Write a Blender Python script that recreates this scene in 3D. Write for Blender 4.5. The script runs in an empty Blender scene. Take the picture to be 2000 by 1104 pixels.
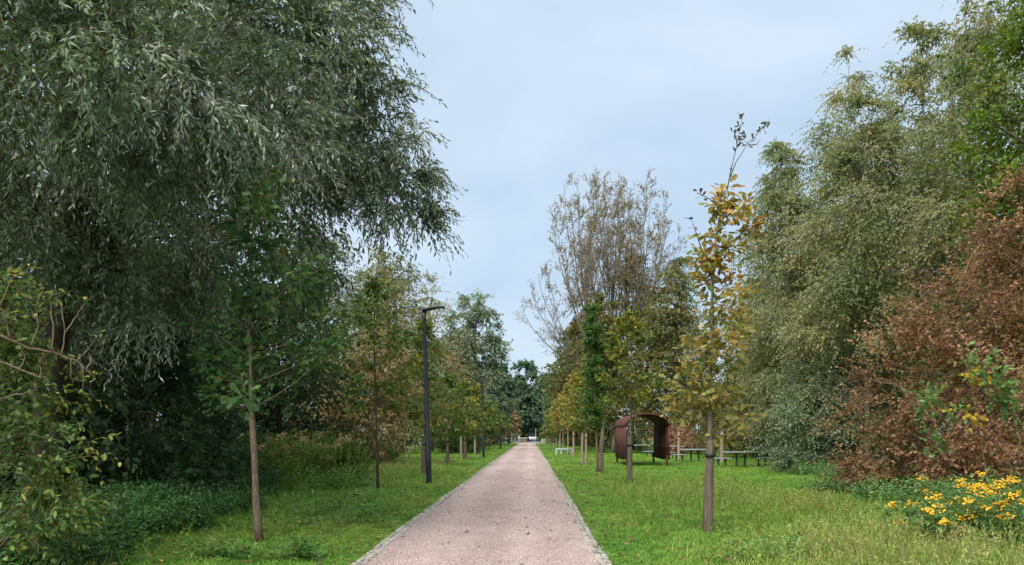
import bpy, bmesh, math, random
import numpy as np
from mathutils import Vector, Matrix

# ------------------------------------------------------------------ camera, sky, sun, exposure
scene = bpy.context.scene
COL = scene.collection
R = math.radians
F_PX, H_CAM, VX, VY = 1444.0, 1.6, 1036.0, 848.5      # photograph: focal length in px, eye height, vanishing point

cam_d = bpy.data.cameras.new('camera')
cam = bpy.data.objects.new('camera', cam_d)
COL.objects.link(cam)
cam.location = (0, 0, H_CAM)
cam.rotation_euler = (R(90), 0, 0)
cam_d.sensor_width = 36.0
cam_d.lens = F_PX / 2000 * 36
cam_d.shift_x = -(VX - 1000) / 2000
cam_d.shift_y = (VY - 552) / 2000
cam_d.clip_start = 0.1
cam_d.clip_end = 3000
scene.camera = cam

SUN_EL, SUN_AZ = R(56), R(216)        # azimuth clockwise from +Y (view direction): behind the camera, to the left
world = bpy.data.worlds.new('World')
scene.world = world
world.use_nodes = True
wn, wl = world.node_tree.nodes, world.node_tree.links
wn.clear()
w_out = wn.new('ShaderNodeOutputWorld')
w_bg = wn.new('ShaderNodeBackground')
w_bg.inputs['Strength'].default_value = 0.055
w_sky = wn.new('ShaderNodeTexSky')
w_sky.sky_type = 'NISHITA'
w_sky.sun_disc = False
w_sky.sun_elevation = SUN_EL
w_sky.sun_rotation = SUN_AZ
w_sky.air_density = 1.2
w_sky.dust_density = 2.0
w_tc = wn.new('ShaderNodeTexCoord')
w_map = wn.new('ShaderNodeMapping')
w_map.inputs['Scale'].default_value = (1.0, 1.0, 2.2)
w_map.inputs['Location'].default_value = (0.35, 0.1, 0.2)
w_n1 = wn.new('ShaderNodeTexNoise')
w_n1.inputs['Scale'].default_value = 2.3
w_n1.inputs['Detail'].default_value = 5.0
w_n1.inputs['Roughness'].default_value = 0.5
w_n1.inputs['Distortion'].default_value = 0.3
w_ramp = wn.new('ShaderNodeValToRGB')                     # cloud cover: grey-blue veil to bright white cloud
w_ramp.color_ramp.elements[0].position = 0.36
w_ramp.color_ramp.elements[0].color = (1.95, 2.55, 3.2, 1)
w_ramp.color_ramp.elements[1].position = 0.68
w_ramp.color_ramp.elements[1].color = (2.8, 3.25, 3.75, 1)
w_mix = wn.new('ShaderNodeMix')
w_mix.data_type = 'RGBA'
w_mix.inputs[0].default_value = 0.9
wl.new(w_tc.outputs['Generated'], w_map.inputs['Vector'])
wl.new(w_map.outputs[0], w_n1.inputs['Vector'])
wl.new(w_n1.outputs['Fac'], w_ramp.inputs['Fac'])
wl.new(w_sky.outputs[0], w_mix.inputs[6])
wl.new(w_ramp.outputs[0], w_mix.inputs[7])
wl.new(w_mix.outputs[2], w_bg.inputs['Color'])
wl.new(w_bg.outputs[0], w_out.inputs['Surface'])

sun_d = bpy.data.lights.new('sun', 'SUN')
sun_d.energy = 1.5
sun_d.angle = R(70)
sun_d.color = (1.0, 0.95, 0.87)
sun = bpy.data.objects.new('sun', sun_d)
COL.objects.link(sun)
sv = Vector((math.sin(SUN_AZ) * math.cos(SUN_EL), math.cos(SUN_AZ) * math.cos(SUN_EL), math.sin(SUN_EL)))
sun.rotation_euler = sv.to_track_quat('Z', 'Y').to_euler()
sun.location = sv * 60

scene.view_settings.view_transform = 'Standard'
scene.view_settings.look = 'None'
scene.view_settings.gamma = 1.0
scene.view_settings.exposure = 2.25
scene.view_settings.use_curve_mapping = False
scene.cycles.max_bounces = 7
scene.cycles.diffuse_bounces = 4
scene.cycles.glossy_bounces = 2
scene.cycles.transmission_bounces = 5
scene.cycles.transparent_max_bounces = 6

# ------------------------------------------------------------------ helpers
def P(px, py, Y):
    """Point of the place at depth Y seen at a photograph pixel."""
    return np.array([(px - VX) / F_PX * Y, Y, H_CAM - (py - VY) / F_PX * Y])

def unit(v):
    return v / (np.linalg.norm(v, axis=-1, keepdims=True) + 1e-9)

def make_mesh(name, V, Fs, col=None, smooth=False):
    V = np.asarray(V, np.float32)
    me = bpy.data.meshes.new(name)
    me.vertices.add(len(V))
    me.vertices.foreach_set('co', V.ravel())
    idx = np.concatenate([f.ravel() for f in Fs]).astype(np.int32)
    tot = np.concatenate([np.full(len(f), f.shape[1], np.int32) for f in Fs])
    start = np.concatenate([[0], np.cumsum(tot)[:-1]]).astype(np.int32)
    me.loops.add(len(idx))
    me.loops.foreach_set('vertex_index', idx)
    me.polygons.add(len(tot))
    me.polygons.foreach_set('loop_start', start)
    me.polygons.foreach_set('loop_total', tot)
    if smooth:
        me.polygons.foreach_set('use_smooth', np.ones(len(tot), bool))
    me.update(calc_edges=True)
    if col is not None:
        a = me.attributes.new('Col', 'FLOAT_COLOR', 'POINT')
        c = np.ones((len(V), 4), np.float32)
        c[:, :3] = col
        a.data.foreach_set('color', c.ravel())
    me.validate()
    return me

class Geo:
    """Collects vertices and faces for one mesh."""
    def __init__(self):
        self.V, self.F, self.C, self.n = [], [], [], 0
    def add(self, V, Fs, col=None):
        V = np.asarray(V, float)
        self.V.append(V)
        for f in Fs:
            self.F.append(np.asarray(f) + self.n)
        if col is not None:
            self.C.append(np.broadcast_to(col, (len(V), 3)))
        self.n += len(V)
        return self
    def mesh(self, name, smooth=False):
        return make_mesh(name, np.concatenate(self.V), self.F, np.concatenate(self.C) if self.C else None, smooth)

def link(name, data, mat=None, parent=None, loc=(0, 0, 0), rot=(0, 0, 0)):
    o = bpy.data.objects.new(name, data)
    COL.objects.link(o)
    if mat is not None and data is not None and not data.materials:
        data.materials.append(mat)
    o.parent = parent
    o.location = loc
    o.rotation_euler = rot
    return o

def tag(o, label=None, cat=None, group=None, kind=None):
    if label: o['label'] = label
    if cat: o['category'] = cat
    if group: o['group'] = group
    if kind: o['kind'] = kind
    return o

def thing(name, label, cat, loc=(0, 0, 0), rz=0.0, group=None):
    return tag(link(name, None, loc=loc, rot=(0, 0, rz)), label, cat, group)

def copy_tree(o, parent=None):
    c = o.copy()
    COL.objects.link(c)
    c.parent = parent
    for ch in list(o.children):
        copy_tree(ch, c)
    return c

def tubes(pts, rad, S=5, cap=True):
    """pts (T,M,3), rad (T,M): T tapered tubes in one go."""
    pts = np.asarray(pts, float)
    if pts.ndim == 2:
        pts = pts[None]
    rad = np.asarray(rad, float)
    if rad.ndim == 1:
        rad = np.broadcast_to(rad, pts.shape[:2])
    T, M, _ = pts.shape
    tan = np.gradient(pts, axis=1)
    tan = unit(tan)
    ref = np.where(np.abs(tan[:, :1, 2:3]) > 0.8, np.array([1.0, 0.1, 0]), np.array([0, 0, 1.0]))
    u = unit(np.cross(tan, np.broadcast_to(ref, tan.shape)))
    v = np.cross(tan, u)
    a = np.linspace(0, 2 * math.pi, S, endpoint=False)
    ring = pts[:, :, None, :] + rad[:, :, None, None] * (u[:, :, None, :] * np.cos(a)[:, None] + v[:, :, None, :] * np.sin(a)[:, None])
    V = ring.reshape(-1, 3)
    base = (np.arange(T) * M * S)[:, None, None] + (np.arange(M - 1) * S)[None, :, None]
    k = np.arange(S)[None, None, :]
    k2 = (np.arange(S) + 1)[None, None, :] % S
    q = np.stack([base + k, base + k2, base + S + k2, base + S + k], -1).reshape(-1, 4)
    Fs = [q]
    if cap:
        e = (np.arange(T) * M * S)[:, None]
        Fs.append(e + np.arange(S)[None, ::-1])
        Fs.append(e + (M - 1) * S + np.arange(S)[None, :])
    return V, Fs

def bez(p0, p1, p2, n=6):
    t = np.linspace(0, 1, n)[:, None]
    return (1 - t) ** 2 * np.asarray(p0) + 2 * t * (1 - t) * np.asarray(p1) + t ** 2 * np.asarray(p2)

def boxv(c, s, rz=0.0):
    c, s = np.asarray(c, float), np.asarray(s, float) / 2
    V = np.array([[x, y, z] for z in (-1, 1) for x, y in ((-1, -1), (1, -1), (1, 1), (-1, 1))], float) * s
    if rz:
        co, si = math.cos(rz), math.sin(rz)
        V = V @ np.array([[co, si, 0], [-si, co, 0], [0, 0, 1]])
    F = np.array([[3, 2, 1, 0], [4, 5, 6, 7], [0, 1, 5, 4], [1, 2, 6, 5], [2, 3, 7, 6], [3, 0, 4, 7]])
    return V + c, [F]

def bevel_box(name, c, s, bev=0.01, seg=1, rz=0.0):
    bm = bmesh.new()
    V, F = boxv((0, 0, 0), s, rz)
    vs = [bm.verts.new(v) for v in V]
    for f in F[0]:
        bm.faces.new([vs[i] for i in f])
    bmesh.ops.bevel(bm, geom=bm.edges[:], offset=bev, segments=seg, affect='EDGES', profile=0.6)
    bmesh.ops.translate(bm, verts=bm.verts, vec=Vector(c))
    me = bpy.data.meshes.new(name)
    bm.to_mesh(me)
    bm.free()
    return me

# ------------------------------------------------------------------ materials
def new_mat(name):
    m = bpy.data.materials.new(name)
    m.use_nodes = True
    n, l = m.node_tree.nodes, m.node_tree.links
    b = n['Principled BSDF']
    return m, n, l, b

def noise(n, l, scale, detail=4, rough=0.6, obj=True, vec=None, mapscale=None):
    tc = n.new('ShaderNodeTexCoord')
    src = tc.outputs['Object']
    if mapscale:
        mp = n.new('ShaderNodeMapping')
        mp.inputs['Scale'].default_value = mapscale
        l.new(src, mp.inputs[0])
        src = mp.outputs[0]
    t = n.new('ShaderNodeTexNoise')
    t.inputs['Scale'].default_value = scale
    t.inputs['Detail'].default_value = detail
    t.inputs['Roughness'].default_value = rough
    l.new(src, t.inputs['Vector'])
    return t.outputs['Fac']

def ramp(n, l, fac, stops):
    r = n.new('ShaderNodeValToRGB')
    e = r.color_ramp.elements
    while len(e) < len(stops):
        e.new(0.5)
    for el, (p, c) in zip(e, stops):
        el.position = p
        el.color = (*c, 1)
    l.new(fac, r.inputs['Fac'])
    return r.outputs[0]

def mixc(n, l, fac, a, b, mode='MIX'):
    m = n.new('ShaderNodeMix')
    m.data_type = 'RGBA'
    m.blend_type = mode
    for sock, v in ((m.inputs[0], fac), (m.inputs[6], a), (m.inputs[7], b)):
        if hasattr(v, 'is_linked'):
            l.new(v, sock)
        else:
            sock.default_value = v if not isinstance(v, tuple) else (*v, 1)
    return m.outputs[2]

def bump(n, l, b, h, strength=0.5, dist=0.01):
    bp = n.new('ShaderNodeBump')
    bp.inputs['Strength'].default_value = strength
    bp.inputs['Distance'].default_value = dist
    l.new(h, bp.inputs['Height'])
    l.new(bp.outputs[0], b.inputs['Normal'])

def leaf_mat(name, trans=0.32, rough=0.5, spec=0.35, attr='Col', instancer=False):
    m, n, l, b = new_mat(name)
    a = n.new('ShaderNodeAttribute')
    a.attribute_name = attr
    if instancer:
        a.attribute_type = 'INSTANCER'
    col = a.outputs['Color']
    if instancer:
        g = n.new('ShaderNodeAttribute')
        g.attribute_name = 'Col'
        col = mixc(n, l, 1.0, col, g.outputs['Color'], 'MULTIPLY')
    l.new(col, b.inputs['Base Color'])
    b.inputs['Roughness'].default_value = rough
    b.inputs['Specular IOR Level'].default_value = spec
    tr = n.new('ShaderNodeBsdfTranslucent')
    tc = mixc(n, l, 1.0, col, (1.25, 1.2, 0.6), 'MULTIPLY')
    l.new(tc, tr.inputs['Color'])
    mx = n.new('ShaderNodeMixShader')
    mx.inputs[0].default_value = trans
    l.new(b.outputs[0], mx.inputs[1])
    l.new(tr.outputs[0], mx.inputs[2])
    l.new(mx.outputs[0], n['Material Output'].inputs['Surface'])
    return m

M = {}
M['leaf'] = leaf_mat('leaf', 0.4, 0.6, 0.2)
M['willow'] = leaf_mat('willow_leaf', 0.25, 0.5, 0.35)
M['grass'] = leaf_mat('grass_blade', 0.25, 0.5, 0.3, 'tint', True)

def bark(name, c0, c1, scale=9, stretch=0.25, bstr=0.8):
    m, n, l, b = new_mat(name)
    f = noise(n, l, scale, 6, 0.7, mapscale=(1, 1, stretch))
    l.new(ramp(n, l, f, [(0.3, c0), (0.7, c1)]), b.inputs['Base Color'])
    b.inputs['Roughness'].default_value = 0.9
    b.inputs['Specular IOR Level'].default_value = 0.15
    bump(n, l, b, f, bstr, 0.02)
    return m
M['bark_dark'] = bark('bark_dark', (0.035, 0.028, 0.02), (0.12, 0.095, 0.07))
M['bark_brown'] = bark('bark_brown', (0.07, 0.05, 0.033), (0.25, 0.19, 0.13), 26, 0.3, 1.0)
M['bark_grey'] = bark('bark_grey', (0.10, 0.09, 0.07), (0.25, 0.22, 0.18), 18, 0.3)
M['bark_pale'] = bark('bark_pale', (0.16, 0.14, 0.10), (0.42, 0.38, 0.31), 14, 0.8)
M['stake'] = bark('stake_wood', (0.045, 0.036, 0.027), (0.20, 0.165, 0.125), 20, 0.09, 1.2)
M['stake_pale'] = bark('stake_wood_pale', (0.17, 0.135, 0.09), (0.38, 0.32, 0.235), 30, 0.06, 0.8)

def plain(name, c, rough=0.5, metal=0.0, var=0.15, scale=6, bstr=0.0, spec=0.5):
    m, n, l, b = new_mat(name)
    f = noise(n, l, scale, 5, 0.65)
    lo = tuple(x * (1 - var) for x in c)
    hi = tuple(min(1, x * (1 + var)) for x in c)
    l.new(ramp(n, l, f, [(0.3, lo), (0.7, hi)]), b.inputs['Base Color'])
    b.inputs['Roughness'].default_value = rough
    b.inputs['Metallic'].default_value = metal
    b.inputs['Specular IOR Level'].default_value = spec
    if bstr:
        bump(n, l, b, f, bstr, 0.01)
    return m
M['lamp'] = plain('lamp_paint', (0.012, 0.017, 0.024), 0.45, 0, 0.2, 5)
M['lamp_glass'] = plain('lamp_glass', (0.5, 0.5, 0.5), 0.2, 0, 0.05)
M['rubber'] = plain('rubber', (0.015, 0.015, 0.016), 0.7)
M['slate'] = plain('table_slab', (0.27, 0.30, 0.32), 0.45, 0, 0.2, 4)
M['tableleg'] = plain('table_leg_paint', (0.06, 0.085, 0.085), 0.5)
M['bench'] = plain('bench_concrete', (0.42, 0.50, 0.54), 0.7, 0, 0.12)
M['galv'] = plain('galvanised_steel', (0.42, 0.44, 0.46), 0.4, 0.6, 0.15, 9)
M['white'] = plain('white_paint', (0.55, 0.56, 0.56), 0.5, 0, 0.06)
M['blue'] = plain('blue_print', (0.05, 0.12, 0.35), 0.5)
M['info'] = plain('info_board_face', (0.50, 0.56, 0.64), 0.4, 0, 0.15, 3)
M['concrete'] = plain('concrete', (0.46, 0.43, 0.38), 0.85, 0, 0.12, 2, 0.3)
M['asphalt'] = plain('asphalt', (0.06, 0.06, 0.062), 0.9, 0, 0.2, 3, 0.3)
M['cream'] = plain('cream_stone', (0.50, 0.46, 0.36), 0.85, 0, 0.15, 4, 0.3)
M['glassdark'] = plain('car_glass', (0.03, 0.035, 0.04), 0.1)
M['carwhite'] = plain('car_paint', (0.75, 0.75, 0.74), 0.25, 0, 0.03)
M['yellow'] = plain('flower_yellow', (0.6, 0.36, 0.015), 0.7, 0, 0.25, 40)
M['stem'] = plain('stem_green', (0.10, 0.15, 0.05), 0.7)

# rusted (weathering) steel
m, n, l, b = new_mat('weathered_steel')
f1 = noise(n, l, 3.0, 8, 0.7, mapscale=(1, 1, 0.35))
f2 = noise(n, l, 40, 4, 0.6)
c = ramp(n, l, f1, [(0.3, (0.062, 0.017, 0.013)), (0.55, (0.105, 0.026, 0.019)), (0.8, (0.16, 0.048, 0.031))])
c = mixc(n, l, 0.35, c, ramp(n, l, f2, [(0.35, (0.036, 0.011, 0.010)), (0.7, (0.11, 0.03, 0.022))]))
l.new(c, b.inputs['Base Color'])
b.inputs['Roughness'].default_value = 0.75
bump(n, l, b, f2, 0.35, 0.004)
M['rust'] = m

# ground: soil and thin turf under the grass blades
m, n, l, b = new_mat('meadow_ground')
f1 = noise(n, l, 0.35, 6, 0.6)
f2 = noise(n, l, 7.0, 6, 0.7)
f3 = noise(n, l, 45.0, 4, 0.7)
c = ramp(n, l, f1, [(0.3, (0.055, 0.105, 0.022)), (0.5, (0.075, 0.13, 0.028)), (0.7, (0.12, 0.145, 0.045))])
c = mixc(n, l, 0.5, c, ramp(n, l, f2, [(0.35, (0.04, 0.075, 0.018)), (0.65, (0.13, 0.17, 0.05))]))
c = mixc(n, l, 0.4, c, ramp(n, l, f3, [(0.35, (0.03, 0.05, 0.014)), (0.7, (0.14, 0.17, 0.06))]))
l.new(c, b.inputs['Base Color'])
b.inputs['Roughness'].default_value = 0.95
b.inputs['Specular IOR Level'].default_value = 0.1
bump(n, l, b, f3, 0.8, 0.04)
M['ground'] = m

# gravel path
m, n, l, b = new_mat('pink_gravel')
tc = n.new('ShaderNodeTexCoord')
vor = n.new('ShaderNodeTexVoronoi')
vor.inputs['Scale'].default_value = 58
l.new(tc.outputs['Object'], vor.inputs['Vector'])
sep = n.new('ShaderNodeSeparateColor')
l.new(vor.outputs['Color'], sep.inputs[0])
g1 = ramp(n, l, sep.outputs[0], [(0.0, (0.28, 0.21, 0.19)), (0.35, (0.365, 0.297, 0.28)), (0.7, (0.41, 0.342, 0.322)), (1.0, (0.50, 0.44, 0.42))])
f2 = noise(n, l, 1.1, 6, 0.65)
g1 = mixc(n, l, 1.0, g1, ramp(n, l, f2, [(0.3, (0.86, 0.85, 0.86)), (0.7, (1.1, 1.08, 1.05))]), 'MULTIPLY')
f3 = noise(n, l, 26, 4, 0.7)
g1 = mixc(n, l, 1.0, g1, ramp(n, l, f3, [(0.3, (0.82, 0.8, 0.79)), (0.62, (1.07, 1.07, 1.06))]), 'MULTIPLY')
f4 = noise(n, l, 0.6, 5, 0.6, mapscale=(1, 0.18, 1))
g1 = mixc(n, l, 1.0, g1, ramp(n, l, f4, [(0.36, (0.87, 0.85, 0.85)), (0.62, (1.05, 1.05, 1.05))]), 'MULTIPLY')
# worn wheel tracks along the path, and damp darker patches with their own outlines
sx = n.new('ShaderNodeSeparateXYZ')
l.new(tc.outputs['Object'], sx.inputs[0])
mth = n.new('ShaderNodeMath')
mth.operation = 'ADD'
wob = n.new('ShaderNodeMath')
wob.operation = 'MULTIPLY'
wob.inputs[1].default_value = 0.9
l.new(noise(n, l, 0.5, 5, 0.65, mapscale=(1, 0.3, 1)), wob.inputs[0])
l.new(sx.outputs[0], mth.inputs[0])
l.new(wob.outputs[0], mth.inputs[1])
sn = n.new('ShaderNodeMath')
sn.operation = 'SINE'
ml = n.new('ShaderNodeMath')
ml.operation = 'MULTIPLY'
ml.inputs[1].default_value = 4.3
l.new(mth.outputs[0], ml.inputs[0])
l.new(ml.outputs[0], sn.inputs[0])
g1 = mixc(n, l, 1.0, g1, ramp(n, l, sn.outputs[0], [(0.0, (0.94, 0.93, 0.93)), (0.9, (1.07, 1.07, 1.06))]), 'MULTIPLY')
f5 = noise(n, l, 0.33, 7, 0.7)
g1 = mixc(n, l, 1.0, g1, ramp(n, l, f5, [(0.30, (0.84, 0.82, 0.81)), (0.42, (1.0, 1.0, 1.0))]), 'MULTIPLY')
l.new(g1, b.inputs['Base Color'])
b.inputs['Roughness'].default_value = 0.95
b.inputs['Specular IOR Level'].default_value = 0.15
bump(n, l, b, vor.outputs['Distance'], 0.9, 0.012)
M['gravel'] = m

def sett_mat():
    m, n, l, b = new_mat('granite_sett')
    f = noise(n, l, 30, 6, 0.7)
    oi = n.new('ShaderNodeObjectInfo')
    a = n.new('ShaderNodeAttribute')
    a.attribute_name = 'Col'
    c = ramp(n, l, f, [(0.3, (0.22, 0.205, 0.185)), (0.7, (0.43, 0.41, 0.38))])
    c = mixc(n, l, 1.0, c, a.outputs['Color'], 'MULTIPLY')
    l.new(c, b.inputs['Base Color'])
    b.inputs['Roughness'].default_value = 0.85
    bump(n, l, b, f, 0.6, 0.01)
    return m
M['sett'] = sett_mat()

# ------------------------------------------------------------------ the setting
PL, PR, PEND = -2.2, 1.0, 131.0       # path edges (metres from the camera's line) and its far end
g = Geo()
g.add([(-900, -60, 0), (900, -60, 0), (900, 1500, 0), (-900, 1500, 0)], [np.array([[0, 1, 2, 3]])])
tag(link('ground', g.mesh('ground'), M['ground']), kind='structure')

ys = np.concatenate([np.arange(-8, 60, 1.0), np.arange(60, PEND + 0.1, 3.55)])
xs = np.linspace(PL + 0.14, PR - 0.14, 9)
rng0 = np.random.default_rng(3)
gx, gy = np.meshgrid(xs, ys)
crown = 0.028 * (1 - ((gx - (PL + PR) / 2) / 1.5) ** 2)
gz = 0.012 + crown + rng0.normal(0, 0.003, gx.shape)
V = np.stack([gx, gy, gz], -1).reshape(-1, 3)
nx = len(xs)
i = (np.arange(len(ys) - 1)[:, None] * nx + np.arange(nx - 1)[None]).ravel()
tag(link('path', make_mesh('path', V, [np.stack([i, i + 1, i + nx + 1, i + nx], -1)], smooth=True), M['gravel']), kind='structure')

# sett borders: near setts one by one, the far ones joined
def sett_variant(k):
    rg = np.random.default_rng(100 + k)
    bm = bmesh.new()
    V, F = boxv((0, 0, 0), (0.075, 0.098 + rg.uniform(-.008, .008), 0.1))
    V = V + rg.normal(0, 0.004, V.shape)
    vs = [bm.verts.new(v) for v in V]
    for f in F[0]:
        bm.faces.new([vs[q] for q in f])
    bmesh.ops.bevel(bm, geom=[e for e in bm.edges if max(v.co.z for v in e.verts) > 0.02], offset=0.011, segments=1, affect='EDGES')
    me = bpy.data.meshes.new('sett')
    bm.to_mesh(me)
    bm.free()
    a = me.attributes.new('Col', 'FLOAT_COLOR', 'POINT')
    v = rg.uniform(0.55, 1.1)
    cc = np.tile([v, v * rg.uniform(.95, 1.0), v * rg.uniform(.88, .98), 1], (len(me.vertices), 1)).astype(np.float32)
    a.data.foreach_set('color', cc.ravel())
    me.materials.append(M['sett'])
    return me
SETT = [sett_variant(k) for k in range(14)]
rs = random.Random(5)
for side, x0, nm in ((-1, PL, 'border_left'), (1, PR, 'border_right')):
    gb = Geo()
    V, F = boxv((x0 - side * 0.07, 60, -0.02), (0.17, 142, 0.062))
    gb.add(V, F, (0.3, 0.28, 0.25))
    bo = tag(link(nm, gb.mesh(nm), M['sett']), kind='structure')
    far = Geo()
    yy, cnt = 7.4, 0
    while yy < 100:
        for col in (0, 1):
            x = x0 - side * (0.035 + 0.08 * col) + rs.uniform(-.008, .008) + .02 * math.sin(yy * .31 + side) + .012 * math.sin(yy * .9)
            z = -0.022 + rs.uniform(-.005, .006)
            me = rs.choice(SETT)
            if cnt < 300:
                link('sett', me, None, bo, (x, yy + rs.uniform(-.006, .006) + col * .05, z), (rs.uniform(-.03, .03), rs.uniform(-.03, .03), rs.uniform(-.05, .05)))
                cnt += 1
            else:
                v = rs.uniform(0.7, 1.1)
                V, F = boxv((x, yy, z), (0.072, 0.095, 0.1))
                far.add(V, F, (v, v * .98, v * .95))
        yy += 0.107
    tag(link('far_setts', far.mesh('far_setts'), M['sett'], bo), kind='stuff')

tag(link('concrete_apron', bevel_box('concrete_apron', (-0.8, 134.5, -0.02), (7.0, 6.8, 0.075), 0.01), M['concrete']), kind='structure')
g = Geo()
g.add([(-120, 138.2, 0.008), (120, 138.2, 0.008), (120, 144.5, 0.008), (-120, 144.5, 0.008)], [np.array([[0, 1, 2, 3]])])
g.add([(-4.5, 144.6, 0.008), (2.5, 144.6, 0.008), (2.5, 240, 0.008), (-4.5, 240, 0.008)], [np.array([[0, 1, 2, 3]])])
tag(link('road', g.mesh('road'), M['asphalt']), kind='structure')

# ------------------------------------------------------------------ foliage machinery
# leaf templates: x along the leaf, y across, unit length / unit width
RHOMB = (np.array([[0, 0, 0], [0.42, 0.5, 0.12], [1, 0, -0.06], [0.42, -0.5, 0.12]]), [np.array([[0, 1, 2, 3]])])
OVAL = (np.array([[0, 0, 0], [0.28, 0.42, 0.10], [0.66, 0.42, 0.08], [1, 0, -0.1], [0.66, -0.42, 0.08], [0.28, -0.42, 0.10]]),
        [np.array([[0, 1, 2, 3], [0, 3, 4, 5]])])
_h = [(0.0, 0.03), (0.16, 0.17), (0.24, 0.13), (0.36, 0.36), (0.44, 0.22), (0.58, 0.50), (0.66, 0.30), (0.80, 0.40), (0.86, 0.22), (1.0, 0.05)]
_mid = [(x, 0.0) for x, _ in _h]
_up = [[x, y, 0.16 * y] for x, y in _h]
_dn = [[x, -y, 0.16 * y] for x, y in _h]
_mm = [[x, 0, -0.05 * (2 * x - 1) ** 2 - 0.06 * x] for x, _ in _mid]
_n = len(_h)
OAK = (np.array(_mm + _up + _dn, float),
       [np.array([[k, k + 1, _n + k + 1, _n + k] for k in range(_n - 1)] + [[k, 2 * _n + k, 2 * _n + k + 1, k + 1] for k in range(_n - 1)])])

def _oak(h):
    n = len(h)
    V = [[x, 0, -0.05 * (2 * x - 1) ** 2 - 0.06 * x] for x, _ in h] + [[x, y, .16 * y] for x, y in h] + [[x, -y, .16 * y] for x, y in h]
    return np.array(V, float), [np.array([[k, k + 1, n + k + 1, n + k] for k in range(n - 1)] + [[k, 2 * n + k, 2 * n + k + 1, k + 1] for k in range(n - 1)])]
OAK_RICH = OAK
OAK = _oak([(0, .03), (0.22, 0.24), (0.32, 0.15), (0.54, 0.5), (0.64, 0.26), (0.82, 0.38), (1, 0.05)])

def place_leaves(tpl, pos, d, nrm, L, W):
    """N leaves of one template -> vertices (N*k,3), faces."""
    d = unit(d)
    s = unit(np.cross(nrm, d))
    nn = np.cross(d, s)
    T = tpl[0]
    V = pos[:, None, :] + d[:, None, :] * (T[None, :, 0:1] * L[:, None, None]) \
        + s[:, None, :] * (T[None, :, 1:2] * W[:, None, None]) + nn[:, None, :] * (T[None, :, 2:3] * W[:, None, None])
    k = len(T)
    off = (np.arange(len(pos)) * k)[:, None, None]
    Fs = [(f[None] + off).reshape(-1, f.shape[1]) for f in tpl[1]]
    return V.reshape(-1, 3), Fs

def pick_colors(rg, n, palette, jit=0.22):
    cols = np.array([p[0] for p in palette], float)
    w = np.array([p[1] for p in palette], float)
    idx = rg.choice(len(cols), n, p=w / w.sum())
    return cols[idx]

def jitter(rg, c, jit=0.22):
    v = np.exp(rg.normal(0, jit, (len(c), 1)))
    return np.clip(1.2 * c * v * (1 + rg.normal(0, 0.06, c.shape)), 0.002, 0.9)

def blob_points(rg, blobs, n, inner=0.35, clump=None, spread=0.3):
    """Start points and outward directions spread through a set of ellipsoids (cx,cy,cz,rx,ry,rz[,weight])."""
    B = np.array([b[:6] for b in blobs], float)
    w = np.array([(b[6] if len(b) > 6 else b[3] * b[5] + b[4] * b[5]) for b in blobs], float)
    w /= w.sum()
    if clump:
        ci = rg.choice(len(B), clump, p=w)
        cd = unit(rg.normal(size=(clump, 3)))
        cr = rg.uniform(inner, 0.95, (clump, 1)) ** 0.7
        cc = B[ci, :3] + cd * cr * B[ci, 3:6]
        k = rg.integers(0, clump, n)
        sp = spread * B[ci[k], 3:6].mean(1, keepdims=True) * rg.uniform(0.5, 1.3, (clump, 1))[k]
        p = cc[k] + rg.normal(size=(n, 3)) * sp * 0.55 * np.array([1, 1, 0.8])
        q = (p - B[ci[k], :3]) / B[ci[k], 3:6]
        return p, unit(q * B[ci[k], 3:6] + rg.normal(size=(n, 3)) * 0.15), k, cc
    bi = rg.choice(len(B), n, p=w)
    dd = unit(rg.normal(size=(n, 3)))
    r = rg.uniform(inner ** 2, 1, (n, 1)) ** 0.5
    return B[bi, :3] + dd * r * B[bi, 3:6], dd, bi, B[:, :3]

def sprays(rg, start, d, length, K, droop, L, W, palette, tpl=RHOMB, ang=0.8, leafdroop=0.3, upn=0.6, jit=0.22, ccl=None, wild=0.25, t0=0.08):
    """Leafy twigs: K leaves along each drooping twig. Returns leaf verts/faces/colours and the twig curves."""
    T = len(start)
    length = np.broadcast_to(length, (T,))
    t = (np.linspace(t0, 1, K)[None] + rg.uniform(-.5, .5, (T, K)) / K).clip(0, 1)
    g = np.array([0, 0, -1.0])
    pos = start[:, None] + d[:, None] * (length[:, None] * t)[..., None] + g * (droop * length[:, None] * t ** 2)[..., None]
    tan = unit(d[:, None] + g * (2 * droop * t)[..., None])
    perp = unit(np.cross(tan, rg.normal(size=(T, K, 3))))
    ld = tan * math.cos(ang) + perp * math.sin(ang) + g * leafdroop + rg.normal(size=(T, K, 3)) * 0.15
    nrm = rg.normal(size=(T, K, 3)) + np.array([0, 0, 1.0]) * upn * 2
    N = T * K
    LL = L * rg.uniform(0.65, 1.25, N)
    WW = W * rg.uniform(0.75, 1.2, N)
    V, Fs = place_leaves(tpl, pos.reshape(-1, 3), ld.reshape(-1, 3), nrm.reshape(-1, 3), LL, WW)
    if ccl is None:
        ccl = pick_colors(rg, T, palette)
    c = np.repeat(ccl, K, 0)
    sw = rg.random(N) < wild
    c[sw] = pick_colors(rg, int(sw.sum()), palette)
    c = jitter(rg, c, jit)
    C = np.repeat(c, len(tpl[0]), 0)
    tt = np.linspace(0, 1, 4)[None]
    tw = start[:, None] + d[:, None] * (length[:, None] * tt)[..., None] + g * (droop * length[:, None] * tt ** 2)[..., None]
    return V, Fs, C, tw

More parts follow.
